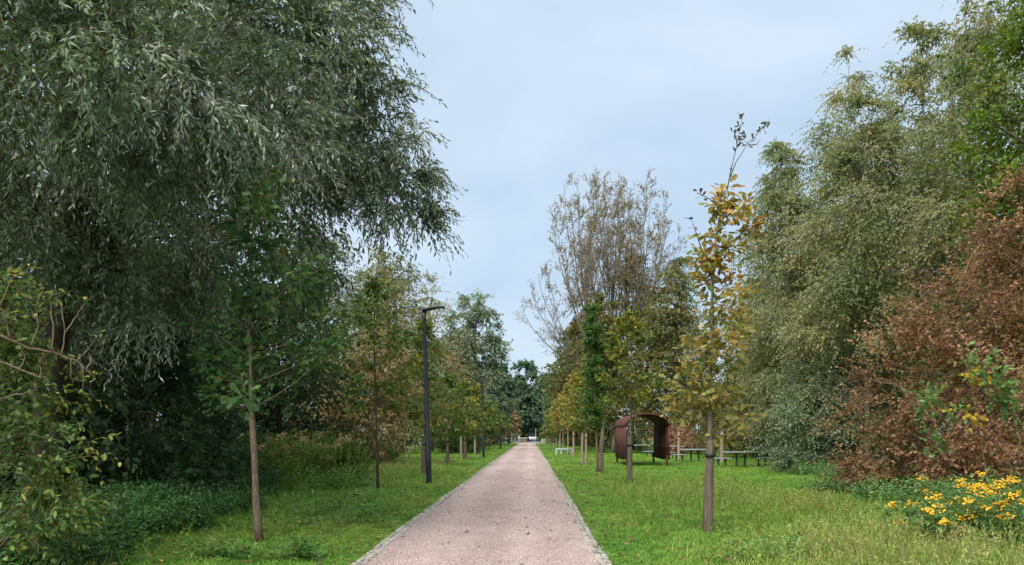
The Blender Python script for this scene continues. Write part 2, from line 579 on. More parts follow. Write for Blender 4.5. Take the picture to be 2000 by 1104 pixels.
def limb_curves(rg, trunk, targets, sag=0.15, n=6, slope=0.7):
    """Curves from a trunk polyline out to each target point."""
    out = []
    for tg in targets:
        hd = np.linalg.norm(trunk[:, :2] - tg[:2], axis=1)
        want = tg[2] - slope * hd
        k = int(np.argmin(np.abs(trunk[:, 2] - want) + 0.6 * rg.random(len(trunk))))
        p0 = trunk[k]
        mid = (p0 + tg) / 2 + np.array([0, 0, sag * np.linalg.norm(tg - p0)]) + rg.normal(0, 0.06 * np.linalg.norm(tg - p0), 3)
        out.append(bez(p0, mid, tg, n))
    return np.array(out)

def trunk_line(rg, base, top, n=9, wob=0.15):
    t = np.linspace(0, 1, n)[:, None]
    p = np.asarray(base) * (1 - t) + np.asarray(top) * t
    w = np.cumsum(rg.normal(0, wob / n ** 0.5, (n, 3)), 0) * np.array([1, 1, 0.2])
    w[0] = 0
    return p + w * t

def big_tree(name, label, cat, base, blobs, trunk_top, trunk_r, n_tw, K, L, W, palette, seed, droop=0.4, tw_len=(0.5, 1.0),
             up=0.2, clump=60, spread=0.32, mat='leaf', bk='bark_dark', leafdroop=0.3, twigs=True, limbs=None, group=None,
             jit=0.16, upn=0.6, tpl=RHOMB, extra_trunks=(), inner=0.4, ang=0.8, wild=0.25, outw=0.7, rnd=0.5, rtop=0.25, limb_r=(0.16, 0.36), limb_z=None, wobble=.04):
    """A tree or bush: Empty at the base, parts trunk (with limbs) and crown. blobs and trunk_top relative to base."""
    rg = np.random.default_rng(seed)
    root = thing(name, label, cat, base, 0, group)
    st, od, ck, cc = blob_points(rg, blobs, n_tw, inner, clump, spread)
    d = unit(od * outw + np.array([0, 0, up]) + rg.normal(size=od.shape) * rnd)
    ln = rg.uniform(tw_len[0], tw_len[1], n_tw)
    cpal = pick_colors(rg, clump, palette)
    V, Fs, C, tw = sprays(rg, st, d, ln, K, droop, L, W, palette, tpl, leafdroop=leafdroop, jit=jit, upn=upn, ccl=cpal[ck], ang=ang, wild=wild)
    keep_min = -base[2] + 0.02 if len(base) > 2 else 0.02
    V[:, 2] = np.maximum(V[:, 2], keep_min)
    link('crown', make_mesh('crown', V, Fs, C), M[mat], root)
    g = Geo()
    tops = [(np.zeros(3), np.asarray(trunk_top, float), trunk_r)] + [(np.asarray(a, float), np.asarray(b_, float), r) for a, b_, r in extra_trunks]
    lines = []
    for a, b_, r in tops:
        tl = trunk_line(rg, a, b_, 12, wobble * np.linalg.norm(b_ - a))
        rad = r * (1 - (1 - rtop) * np.linspace(0, 1, 12) ** 0.8)
        rad[0] *= 1.3
        g.add(*tubes(tl, rad, 9))
        lines.append(tl)
    trunk = np.concatenate(lines)
    if limb_z is not None:
        trunk = trunk[trunk[:, 2] > limb_z]
    tgt = cc if limbs is None else cc[rg.permutation(len(cc))[:limbs]]
    lc = limb_curves(rg, trunk, tgt)
    r0 = trunk_r * rg.uniform(limb_r[0], limb_r[1], len(lc))
    g.add(*tubes(lc, r0[:, None] * np.linspace(1, 0.25, lc.shape[1])[None], 5))
    if twigs:
        sel = rg.permutation(n_tw)[:max(1, int(n_tw * (0.18 if W < 0.06 else 0.06)))]
        g.add(*tubes(tw[sel], np.broadcast_to(np.linspace(0.009, 0.003, 4), tw[sel].shape[:2]) * (1 + 1.5 * (W > 0.08)), 3, cap=False))
    link('trunk', g.mesh('trunk', True), M[bk], root)
    return root

# palettes (base colours)
WIL = [((0.11, 0.155, 0.09), 4), ((0.18, 0.21, 0.16), 3), ((0.28, 0.305, 0.25), 2.6), ((0.075, 0.105, 0.055), 2.5), ((0.14, 0.14, 0.08), 0.4)]
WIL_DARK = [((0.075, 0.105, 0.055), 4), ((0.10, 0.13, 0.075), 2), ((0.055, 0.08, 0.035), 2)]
GREY = [((0.12, 0.15, 0.09), 4), ((0.16, 0.19, 0.12), 3), ((0.09, 0.125, 0.06), 2)]
BIRCH = [((0.18, 0.20, 0.095), 4), ((0.215, 0.235, 0.125), 3), ((0.13, 0.16, 0.075), 3), ((0.26, 0.24, 0.10), 1.0), ((0.215, 0.225, 0.15), 2.0)]
OLIVE = [((0.11, 0.115, 0.04), 4), ((0.15, 0.135, 0.05), 3), ((0.075, 0.09, 0.03), 3), ((0.20, 0.145, 0.05), 1)]
TAN = [((0.32, 0.245, 0.145), 4), ((0.24, 0.19, 0.10), 3), ((0.38, 0.30, 0.20), 2), ((0.18, 0.175, 0.07), 2.2)]
OCHRE = [((0.26, 0.22, 0.085), 4), ((0.20, 0.195, 0.075), 3), ((0.15, 0.175, 0.07), 3)]
RUSSET = [((0.225, 0.13, 0.075), 4), ((0.16, 0.088, 0.052), 3), ((0.31, 0.20, 0.12), 2.8), ((0.11, 0.066, 0.043), 2), ((0.14, 0.125, 0.06), 1.8)]
BRIGHT = [((0.10, 0.15, 0.02), 4), ((0.075, 0.125, 0.02), 3), ((0.14, 0.18, 0.025), 1.5), ((0.05, 0.09, 0.018), 2)]
BLUEG = [((0.15, 0.20, 0.125), 4), ((0.19, 0.24, 0.16), 3), ((0.105, 0.155, 0.09), 3)]
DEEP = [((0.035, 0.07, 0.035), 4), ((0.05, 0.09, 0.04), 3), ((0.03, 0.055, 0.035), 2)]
FAR_HAZE = [((0.09, 0.145, 0.10), 4), ((0.115, 0.175, 0.11), 3), ((0.07, 0.115, 0.085), 2)]  # distance haze mixed into the leaf colours: paler and bluer
GREEN = [((0.07, 0.13, 0.03), 4), ((0.10, 0.16, 0.035), 3), ((0.05, 0.095, 0.025), 2)]
OAKG = [((0.045, 0.10, 0.035), 4), ((0.065, 0.125, 0.045), 3), ((0.10, 0.15, 0.05), 1.2), ((0.16, 0.13, 0.03), 0.2)]
OAKY = [((0.12, 0.15, 0.03), 4), ((0.08, 0.125, 0.025), 3), ((0.22, 0.20, 0.03), 1.5), ((0.30, 0.22, 0.04), 0.25)]
OAKO = [((0.21, 0.18, 0.04), 3.5), ((0.14, 0.15, 0.04), 4), ((0.32, 0.18, 0.045), 1.4), ((0.40, 0.27, 0.10), 1.1), ((0.24, 0.12, 0.05), 1.0), ((0.28, 0.26, 0.09), 2)]

# ------------------------------------------------------------------ left: the great willow
wb = np.array([-9.6, 14.5, 0.0])
def WB(px, py, Y, rx, ry=None, rz=None, w=None):
    p = P(px, py, Y) - wb
    ry = ry or rx
    rz = rz or rx
    t = (*p, rx, ry, rz)
    return t + (w,) if w else t
wblobs = [WB(40, 120, 9.0, 1.5, 1.4, 1.6), WB(230, 60, 9.2, 1.5, 1.4, 1.5), WB(240, 190, 9.4, 1.1, 1.1, 1.1), WB(440, 110, 10.2, 1.5, 1.5, 1.5),
          WB(500, 200, 11, 1.0, 1.2, 1.0), WB(330, 330, 10.6, 0.9, 1.0, 0.7), WB(590, 50, 12.6, 1.5, 1.6, 1.7), WB(620, 190, 12.6, 1.2, 1.3, 1.0),
          WB(700, 290, 13.2, 0.9, 1, 0.8, 2.4), WB(770, 355, 13.5, 0.8, 0.9, 0.55, 2.2), WB(740, 400, 13.6, 0.7, 0.8, 0.5, 1.8), WB(600, 330, 13.5, 1.0, 1.1, 0.8),
          WB(815, 350, 13.5, 0.5, .5, 0.4, 1.2), WB(755, 265, 13.4, .6, .7, .6, 1.6), WB(785, 420, 13.6, .5, .6, .3, 1.0), WB(730, 180, 13.3, .6, .7, .6, 1.5), WB(110, 470, 12.3, 1.0, 1.0, .8), WB(260, 560, 13.4, 1.1, 1.0, .9), WB(420, 560, 14.5, 1.0, 1.0, .9), WB(675, 110, 13.2, 0.7, 0.9, 0.9), WB(665, 15, 13.4, .7, .9, .8),
          WB(120, 340, 13.0, 1.7, 1.6, 1.4), WB(60, 560, 15.0, 1.9, 1.6, 1.7), WB(280, 480, 15.0, 1.7, 1.6, 1.5),
          WB(480, 480, 15.5, 1.2, 1.2, 1.2), WB(340, 400, 13.5, 1.3, 1.3, 1.1), WB(560, 420, 14.2, .9, 1.0, .8), WB(200, 280, 11.5, 1.5, 1.4, 1.1), WB(440, 300, 14.5, 1.3, 1.3, 1.0),
          WB(150, -220, 12.0, 3.4, 3.2, 2.0), WB(500, -230, 14.0, 3.0, 3.0, 2.0), WB(-250, 150, 12.0, 2.6, 3, 3), WB(-300, -250, 9, 3, 3, 2), WB(590, -110, 15.5, 1.4, 2.2, 1.5)]
wt = big_tree('willow_tree', 'huge silvery white willow overhanging the left lawn and path', 'tree', tuple(wb), wblobs, (0.9, 0.6, 9.5), 0.36,
              12200, 18, 0.12, 0.030, WIL, 11, droop=0.5, tw_len=(0.35, 0.85), up=0.1, clump=430, spread=0.33, mat='willow', leafdroop=0.3,
              limbs=70, ang=0.65, inner=0.25, jit=0.25, wild=0.3, limb_r=(0.06, 0.13), extra_trunks=(((0.9, 0.5, 4.4), (-2.2, -1.5, 8.0), 0.2), ((0.7, 0.4, 4.9), (4.6, -1.0, 7.6), 0.2)), limb_z=4.6)

rg = np.random.default_rng(13)
st, od, ck, _ = blob_points(rg, [(0.5, -1, 12.6, 5, 5, 1.6), (4.4, -3.5, 11.6, 3.2, 3.2, 1.3), (-3.5, -5, 11.4, 4, 4, 1.6), (1.5, 3, 13, 4, 3, 1.4)], 3000, .2, 120, .4)
V, Fs, C, _ = sprays(rg, st, unit(od + rg.normal(size=od.shape) * .5), rg.uniform(.6, 1.2, 3000), 9, .4, .22, .085, WIL)
link('upper_crown', make_mesh('upper_crown', V, Fs, C), M['willow'], wt)  # unseen leaf layer added overhead to shade the growth under the willow
big_tree('willow_tree', 'second willow filling the view behind the huge willow', 'tree', (-11.0, 24.5, 0),
         [(-1, 0, 9.5, 3.6, 2.6, 2.6), (2.4, 0, 11.5, 2.8, 2.4, 2.4), (-4.5, 0, 8.0, 3.4, 2.6, 3), (-3.5, 0, 13.5, 3.8, 2.8, 2.6), (1, 0, 15, 3.4, 2.6, 2.2), (1.5, 0, 7.2, 2.6, 2.2, 2.0), (-7.5, 0, 11, 3.4, 2.6, 3.4), (-2, 0, 5.5, 3.4, 2.2, 2.0), (3.6, 0, 13.8, 1.6, 1.8, 1.6)],
         (0.2, 0, 13), 0.3, 3400, 11, 0.23, 0.095, WIL_DARK, 12, droop=0.6, tw_len=(0.6, 1.3), up=0.1, clump=140, spread=0.4, mat='willow', limbs=40, limb_r=(.08, .16), leafdroop=.35, twigs=False)

# ------------------------------------------------------------------ young trees planted in two rows, and their stakes
def oak_leaf_mesh(name, seed, L, W, col):
    rg = np.random.default_rng(seed)
    T = OAK_RICH[0].copy()
    T[:, 2] += 0.25 * (T[:, 0] - 0.3) ** 2 * rg.uniform(-1.6, 0.8)
    T[:, 1] *= 1 + 0.15 * rg.normal(size=len(T))
    V = T * np.array([L, W, W])
    c = np.tile(np.asarray(col), (len(V), 1)) * (1 + rg.normal(0, 0.05, (len(V), 3)))
    me = make_mesh(name, V, OAK_RICH[1], np.clip(c, 0, 1), True)
    me.materials.append(M['leaf'])
    return me

def young_tree(name, label, base, trunk_pts, clusters, palette, seed, leaves=16, L=0.13, W=0.085, rad=0.15, r0=0.045, tpl=OAK,
               n_single=0, bk='bark_grey', group=None, pal_fn=None, jit=0.2, droop=0.35):
    """trunk_pts and clusters in metres relative to base."""
    rg = np.random.default_rng(seed)
    root = thing(name, label, 'tree', base, 0, group)
    tp = np.asarray(trunk_pts, float)
    ts = np.linspace(0, 1, len(tp))
    tt = np.linspace(0, 1, 18)
    trunk = np.stack([np.interp(tt, ts, tp[:, k]) for k in range(3)], -1)
    trunk[1:, :2] += np.cumsum(rg.normal(0, 0.006, (17, 2)), 0)
    g = Geo()
    rr_ = r0 * (1 - 0.85 * tt) * (1 + rg.normal(0, .05, 18))
    rr_[0] *= 1.35
    Vt, Ft = tubes(trunk, rr_, 11)
    g.add(Vt + rg.normal(0, r0 * .04, Vt.shape) * [1, 1, 0], Ft)
    cl = np.asarray(clusters, float)
    lc = limb_curves(rg, trunk[np.nonzero(trunk[:, 2] > cl[:, 2].min() - 0.25)[0]], cl, sag=-0.03, n=6, slope=0.4)
    g.add(*tubes(lc, np.full(len(lc), r0 * 0.17)[:, None] * np.linspace(1, 0.3, 6)[None], 5))
    link('trunk', g.mesh('trunk', True), M[bk], root)
    n = len(cl) * leaves
    ci = np.repeat(np.arange(len(cl)), leaves)
    dirv = unit(rg.normal(size=(n, 3)) * np.array([1, 1, 0.75]))
    axis = unit(cl - lc[:, 3])
    # leaves sit along the last part of each branch and radiate from it
    t = rg.uniform(0.0, 1.0, n)
    pos = cl[ci] - axis[ci] * (t * rad * 1.6)[:, None] + dirv * (rad * rg.uniform(0.1, 0.75, n))[:, None]
    d = unit(dirv + axis[ci] * 0.35 + np.array([0, 0, -droop]) + rg.normal(size=(n, 3)) * 0.2)
    nr = rg.normal(size=(n, 3)) * 0.8 + np.array([0, -0.15, 1.0])
    LL = L * rg.uniform(0.6, 1.2, n)
    WW = LL * W / L * rg.uniform(0.85, 1.15, n)
    ccl = pick_colors(rg, len(cl), palette) if pal_fn is None else pal_fn(rg, cl)
    c = ccl[ci]
    sw = rg.random(n) < 0.45
    c[sw] = pick_colors(rg, int(sw.sum()), palette)
    c = jitter(rg, c, jit)
    single = np.zeros(n, bool)
    if n_single:                      # the leaves that show largest are objects of their own
        order = np.argsort(pos[:, 1] - 0.4 * LL / L + rg.normal(0, 0.05, n))
        single[order[:n_single]] = True
    V, Fs = place_leaves(tpl, pos[~single], d[~single], nr[~single], LL[~single], WW[~single])
    crown_o = link('crown', make_mesh('crown', V, Fs, np.repeat(c[~single], len(tpl[0]), 0)), M['leaf'], root)
    if n_single:
        tag(crown_o, kind='stuff')
        nv = 16
        vcols = jitter(rg, pick_colors(rg, nv, palette), jit)
        var = [oak_leaf_mesh('leaf', seed * 50 + k, 1.0, W / L, vcols[k]) for k in range(nv)]
        for k in np.nonzero(single)[0]:
            vi = int(np.argmin(((vcols - c[k]) ** 2).sum(1) + rg.random(nv) * 0.004))
            x = d[k]
            y = unit(np.cross(nr[k], x))
            z = np.cross(x, y)
            mt = Matrix(((x[0], y[0], z[0], pos[k][0]), (x[1], y[1], z[1], pos[k][1]), (x[2], y[2], z[2], pos[k][2]), (0, 0, 0, 1)))
            lo = link('leaf', var[vi], None, crown_o)
            lo.matrix_local = mt @ Matrix.Scale(float(LL[k]), 4)
    return root

def stake(label, base, h, r, lean=(0, 0), mat='stake', strap=True, trunk_off=(0.0, 0.1), group='stakes holding the young trees', seed=0, pointed=True):
    rg = np.random.default_rng(500 + seed)
    root = thing('tree_stake', label, 'stake', base, 0, group)
    zz = np.array([-0.1, 0.0, 0.3 * h, 0.7 * h, h - 0.03, h])
    pts = np.stack([lean[0] * zz / h, lean[1] * zz / h, zz], -1)
    rr = np.array([1.14, 1.12, 1.04, 0.95, 0.86, 0.62]) * r
    V, Fs = tubes(pts, rr, 10)
    V = V + rg.normal(0, r * 0.035, V.shape) * np.array([1, 1, 0])
    link('post', make_mesh('post', V, Fs, smooth=False), M[mat], root)
    if strap:
        cx, cy = trunk_off[0] / 2 + lean[0] * .85, trunk_off[1] / 2 + lean[1] * .85
        a = np.linspace(0, 2 * math.pi, 17)
        ln = math.hypot(*trunk_off) / 2 + r + 0.025
        ux, uy = (trunk_off[0], trunk_off[1]) / np.hypot(*trunk_off)
        wdt = r + 0.014
        ring = np.stack([cx + ux * ln * np.cos(a) - uy * wdt * np.sin(a), cy + uy * ln * np.cos(a) + ux * wdt * np.sin(a), np.full(17, h * 0.86) + 0.02 * np.cos(a)], -1)
        g = Geo()
        hb = 0.028
        outer = np.concatenate([ring - [0, 0, hb], ring + [0, 0, hb]])
        inn = outer.copy()
        ctr = np.array([cx, cy])
        inn[:, :2] = ctr + (inn[:, :2] - ctr) * 0.93
        k = np.arange(16)
        g.add(np.concatenate([outer, inn]), [np.stack([k, k + 1, k + 18, k + 17], -1), np.stack([34 + k, 34 + k + 17, 34 + k + 18, 34 + k + 1], -1),
              np.stack([k + 17, k + 18, k + 52, k + 51], -1), np.stack([k, k + 34, k + 35, k + 1], -1)])
        link('strap', g.mesh('strap'), M['rubber'], root)
    return root

def rel(lst, Y, base, seed, dj=0.4):
    rg = np.random.default_rng(seed)
    return [P(x, y, Y + rg.normal(0, dj)) - np.asarray(base) for x, y in lst]

# the orange-yellow oak by the right of the path
hb = np.array([2.80, 11.75, 0.0])
HERO = [(1425, 362), (1402, 392), (1440, 388), (1466, 388), (1480, 425), (1420, 402), (1442, 420), (1474, 440), (1456, 408), (1412, 425),
        (1376, 455), (1357, 482), (1372, 492), (1398, 458), (1428, 470), (1442, 486), (1350, 508), (1376, 530), (1366, 515), (1392, 500), (1424, 505),
        (1440, 522), (1430, 545), (1370, 556), (1450, 560), (1466, 552), (1380, 588), (1430, 600), (1458, 608), (1375, 618), (1400, 618), (1440, 638), (1474, 628),
        (1342, 655), (1365, 652), (1390, 662), (1420, 660), (1455, 660), (1340, 690), (1375, 690), (1410, 692), (1330, 715), (1312, 742), (1350, 740),
        (1385, 730), (1420, 720), (1450, 692), (1300, 768), (1325, 776), (1355, 770), (1390, 760), (1420, 768), (1450, 762), (1470, 802), (1442, 790),
        (1312, 800), (1345, 798), (1375, 800), (1460, 815), (1432, 848), (1446, 858), (1360, 720), (1400, 745), (1335, 760), (1405, 780)]
def hero_pal(rg, cl):
    up = np.array([pick_colors(rg, 1, OAKO[2:5] + OAKO[:1])[0] for _ in cl])
    lo = np.array([pick_colors(rg, 1, OAKO[:2] + OAKO[5:])[0] for _ in cl])
    m = (rg.random(len(cl)) < np.clip((cl[:, 2] - 1.8) / 3.6, .12, .8))[:, None]
    return np.where(m, up, lo)
cl = rel(HERO, 11.9, hb, 1, 0.38)
tr = [(0, 0, 0), *(P(x, y, 11.9) - hb for x, y in ((1388, 860), (1389, 760), (1391, 650), (1394, 540), (1402, 450), (1420, 370)))]
young_tree('oak_tree', 'young oak with orange and yellow autumn leaves on the nearest stake right of the path', tuple(hb), tr, cl, OAKO, 21, leaves=30,
           L=0.135, W=0.09, rad=0.2, r0=0.05, pal_fn=hero_pal, n_single=300, bk='bark_grey', group='young oaks along the right of the path')
# its bare leader with dusky leaves at the tip is part of the same tree
hero = bpy.data.objects['oak_tree']
g = Geo()
top = P(1420, 372, 11.9) - hb
for pts in ([(1420, 372), (1428, 330), (1438, 290), (1450, 228)], [(1424, 352), (1437, 318), (1456, 288), (1503, 236)], [(1400, 400), (1380, 385), (1366, 380)],
            [(1372, 492), (1358, 450), (1350, 428)], [(1440, 285), (1438, 268), (1432, 255)], [(1462, 284), (1478, 282), (1486, 272)]):
    q = np.array([P(x, y, 11.9 - 0.05 * k) - hb for k, (x, y) in enumerate(pts)])
    g.add(*tubes(q, np.linspace(0.011, 0.004, len(q)), 5))
link('leader_twig', g.mesh('leader_twig'), M['bark_grey'], hero)
rg = np.random.default_rng(77)
pp = []
for x, y, k in ((1450, 228, 6), (1446, 245, 6), (1440, 262, 6), (1434, 256, 3), (1455, 262, 6), (1448, 276, 5), (1462, 284, 5), (1474, 272, 5), (1484, 258, 4), (1500, 238, 6), (1494, 248, 3),
                (1438, 292, 2), (1366, 380, 4), (1376, 386, 3), (1350, 428, 4), (1356, 446, 3), (1426, 325, 2)):
    for _ in range(k):
        pp.append(P(x + rg.normal(0, 3.5), y + rg.normal(0, 3.5), 11.85 + rg.normal(0, 0.05)) - hb)
pp = np.array(pp)
V, Fs = place_leaves(OAK, pp, unit(rg.normal(size=pp.shape) + [0, 0, 0.2]), rg.normal(size=pp.shape) + [0, -.6, .4], 0.09 * rg.uniform(.7, 1.2, len(pp)), 0.055 * rg.uniform(.7, 1.2, len(pp)))
link('tip_leaves', make_mesh('tip_leaves', V, Fs, np.repeat(jitter(rg, np.tile([0.07, 0.075, 0.06], (len(pp), 1))), len(OAK[0]), 0)), M['leaf'], hero)
stake('thick weathered stake with a black strap under the orange young oak', (2.76, 11.55, 0), 1.5, 0.072, (0.05, 0), trunk_off=(0.06, 0.16), seed=1)

def cone_clusters(rg, n, z0, z1, rfun, cx=0.0, cy=0.0):
    z = rg.uniform(z0, z1, n)
    a = rg.uniform(0, 2 * math.pi, n)
    t = (z - z0) / (z1 - z0)
    r = np.array([rfun(q) for q in t]) * rg.uniform(0.25, 1.0, n) ** 0.6
    return np.stack([cx + r * np.cos(a), cy + r * np.sin(a), z], -1)

# the dark green oak at the left, in front of the willow
lb = np.array([-3.92, 10.7, 0.0])
rg = np.random.default_rng(31)
LOAK = [(470, 400), (520, 380), (560, 420), (500, 450), (450, 470), (550, 470), (600, 500), (430, 520), (480, 510), (530, 520), (580, 540), (640, 540),
        (420, 580), (460, 560), (520, 570), (570, 590), (620, 580), (660, 600), (400, 640), (450, 620), (500, 620), (550, 640), (600, 640), (640, 640), (690, 640),
        (410, 690), (450, 680), (520, 690), (560, 680), (610, 690), (650, 680), (430, 740), (400, 760), (460, 730), (530, 730), (590, 720), (470, 770), (560, 760),
        (480, 350), (530, 330), (440, 430), (590, 460), (620, 530), (670, 650), (700, 610), (540, 600), (490, 580), (640, 710), (380, 700), (420, 790), (660, 560)]
cl = rel(LOAK, 10.85, lb, 3, 0.7)
tr = [(0, 0, 0), *(P(x, y, 10.85) - lb for x, y in ((500, 920), (490, 760), (485, 600), (495, 450), (515, 330)))]
young_tree('oak_tree', 'young oak with dark green lobed leaves and slender trunk on the near left lawn', tuple(lb), tr, cl, OAKG, 22, leaves=40, L=0.135, W=0.092, rad=0.30,
           r0=0.056, n_single=300, bk='bark_brown', group='young oaks along the left of the path')

# more young trees, farther along both rows
def row_tree(label, X, Y, H, z0, rfun, n, pal, seed, leaves, L, group, r0=0.045, lean=(0, 0), bk='bark_grey', tpl=RHOMB, rad=None):
    rg = np.random.default_rng(seed)
    cl = cone_clusters(rg, n, z0, H, rfun, lean[0], lean[1])
    tr = [(0, 0, 0), (lean[0] * .4, lean[1] * .4, H * .3), (lean[0], lean[1], H * .6), (lean[0], lean[1], H * 0.97)]
    return young_tree('young_tree', label, (X, Y, 0), tr, cl, pal, seed, leaves, L, L * 0.68, rad or L * 1.4, r0, tpl, 0, bk, group)

egg = lambda w: (lambda t: w * (math.sin(math.pi * min(1, 0.18 + t * 0.82)) ** 0.8 + 0.08))
RG, LG = 'young oaks along the right of the path', 'young oaks along the left of the path'
row_tree('yellowing green young tree in front of the rusty shelter', 3.14, 23.0, 5.5, 2.45, egg(1.05), 58, OAKY, 41, 24, 0.15, RG, tpl=OVAL)
stake('split grey stake with the young tree in front of the rusty shelter', (3.06, 22.8, 0), 1.5, 0.085, trunk_off=(0.07, 0.18), seed=2)
row_tree('narrow upright deep green young tree left of the rusty shelter', 2.75, 30.1, 6.9, 1.9, lambda t: 0.72 * (1 - 0.55 * t) * (0.55 + min(1, 4 * t) * .45), 110,
         [((0.05, 0.12, 0.025), 4), ((0.075, 0.15, 0.03), 3), ((0.035, 0.085, 0.02), 2)], 42, 36, 0.13, RG, r0=0.06, lean=(-0.2, 0), bk='bark_brown')
stake('brown stake at the foot of the narrow deep green tree', (2.9, 29.85, 0), 1.35, 0.075, (-0.05, 0), trunk_off=(-0.1, 0.16), seed=3, strap=False)
row_tree('young tree with ochre and green crown tied between two pale stakes', 2.72, 39.2, 4.7, 1.9, egg(1.0), 60, OAKY, 43, 24, 0.17, RG)
stake('left one of the pale stake pair standing in a black mat', (2.72, 38.8, 0), 1.68, 0.06, mat='stake_pale', strap=False, trunk_off=(0.1, 0.2), seed=4)
stake('right one of the pale stake pair standing in a black mat', (2.92, 38.7, 0), 1.66, 0.06, mat='stake_pale', trunk_off=(-0.15, 0.25), seed=5)
tag(link('tree_mat', bevel_box('tree_mat', (2.82, 38.75, 0.03), (0.85, 0.8, 0.05), 0.015), M['rubber']), 'black mat on the grass round the pale stake pair', 'mat')
OAKB = [((0.27, 0.20, 0.05), 2), ((0.20, 0.185, 0.045), 3), ((0.13, 0.15, 0.035), 3), ((0.34, 0.25, 0.09), .7)]
right_row = [(2.92, 49.7, 5.6, 2.35, 1.15, OAKB, 'ochre crowned young tree on a pale thin trunk beyond the stake pair', 1.75),
             (2.88, 56.5, 5.4, 2.3, 1.05, OAKB, 'young tree with pale trunk rising in front of the light bench', 0),
             (2.85, 64, 5.4, 2.2, 1.05, OAKY, 'young tree with pale trunk just behind the light bench', 0),
             (2.95, 73, 5.3, 2.1, 1.1, OAKB, 'first young right-row tree with a stout pale stake beyond the light bench', 1.6),
             (2.9, 82, 5.2, 2.1, 1.1, OAKY, 'second staked young right-row tree beyond the light bench', 1.6),
             (2.9, 92, 5.0, 2.0, 1.1, OAKY, 'third staked young right-row tree beyond the light bench', 1.5),
             (2.95, 104, 5.0, 2.0, 1.2, GREEN, 'second last young tree of the right row before the white pole', 0),
             (3.0, 117, 4.6, 1.8, 1.2, GREEN, 'last young tree of the right row before the white pole', 0)]
for k, (X, Y, H, z0, w, pal, lab, sk) in enumerate(right_row):
    row_tree(lab, X, Y, H, z0, egg(w), 42, pal, 60 + k, 20, 0.22 if Y < 70 else 0.3, RG, r0=0.05, bk='bark_pale')
    if sk:
        stake(['pale stake under the ochre crowned tree beyond the stake pair', '', '', 'nearest of three pale stakes beyond the light bench', 'middle one of three pale stakes beyond the light bench', 'farthest of three pale stakes beyond the light bench'][k],
              (X - .03, Y - .2, 0), sk, 0.075, mat='stake_pale', trunk_off=(.03, .2), seed=20 + k)

row_tree('slender young tree with dark thin trunk between the willow and the lamp post', -4.27, 20.7, 6.0, 2.3, egg(1.25), 66, GREEN + OAKY[:1] + [((0.2, 0.16, 0.03), 1.0)], 71, 20, 0.15, LG, r0=0.042, bk='bark_dark', tpl=OVAL, lean=(-.1, 0))
row_tree('yellow green young tree directly behind the nearest lamp post', -4.0, 28.1, 5.9, 2.0, egg(1.15), 62, OAKY, 72, 24, 0.17, LG, r0=0.05)
stake('brown stake right behind the nearest lamp post', (-4.03, 27.9, 0), 1.45, 0.085, trunk_off=(.05, .17), seed=7)
row_tree('bushy green young tree just right of the nearest lamp post', -4.2, 37.6, 4.7, 1.55, egg(1.25), 60, GREEN + OAKY[:2], 73, 24, 0.19, LG)
stake('brown stake under the bushy green tree right of the nearest lamp post', (-4.18, 37.3, 0), 1.45, 0.1, trunk_off=(.0, .2), seed=8)
row_tree('yellow green young tree held by two pale stakes at the left', -4.15, 46.2, 4.9, 1.6, egg(1.2), 52, OAKY, 74, 22, 0.22, LG)
stake('left one of two pale stakes side by side in the tall dry grass', (-4.3, 45.9, 0), 1.5, 0.085, mat='stake_pale', strap=False, trunk_off=(.12, .2), seed=9)
stake('right one of two pale stakes side by side in the tall dry grass', (-4.04, 45.9, 0), 1.45, 0.085, mat='stake', trunk_off=(-.1, .25), seed=10)
row_tree('young tree with yellow tipped crown just left of the second lamp post', -4.12, 55.3, 5.2, 1.7, egg(1.2), 48, OAKB[1:] + GREEN[:1], 75, 20, 0.25, LG)
stake('single pale stake just left of the second lamp post', (-4.12, 55.0, 0), 1.55, 0.085, mat='stake_pale', trunk_off=(.0, .2), seed=11)
far_left = ['first', 'second', 'third', 'fourth', 'fifth', 'last']
for k, Y in enumerate((65, 74, 84, 95, 106, 119)):
    row_tree('%s young tree of the left row beyond the second lamp post' % far_left[k], -4.15, Y, 5.0, 1.8, egg(1.25), 36, [GREEN + OAKY[2:], GREEN, OAKY, GREEN, GREEN, OLIVE][k], 80 + k, 18, 0.3, LG, bk='bark_dark')

# saplings among the picnic tables
row_tree('small green sapling with pale trunk between shelter and picnic tables', 9.3, 46.5, 3.6, 2.1, egg(0.5), 16, GREEN, 91, 16, 0.2, 'saplings among the picnic tables', r0=0.04, bk='bark_pale')
stake('pale stake of the sapling between shelter and picnic tables', (9.28, 46.2, 0), 1.75, 0.075, mat='stake_pale', trunk_off=(.05, .18), seed=12)
row_tree('sparse sapling with thin pale trunk beside the nearest picnic table', 10.75, 41.5, 4.0, 2.6, egg(0.45), 10, OLIVE, 92, 12, 0.12, 'saplings among the picnic tables', r0=0.035, bk='bark_pale')
stake('stout grey stake of the sapling beside the nearest picnic table', (10.68, 41.2, 0), 1.75, 0.11, mat='stake_pale', trunk_off=(.1, .16), seed=13)

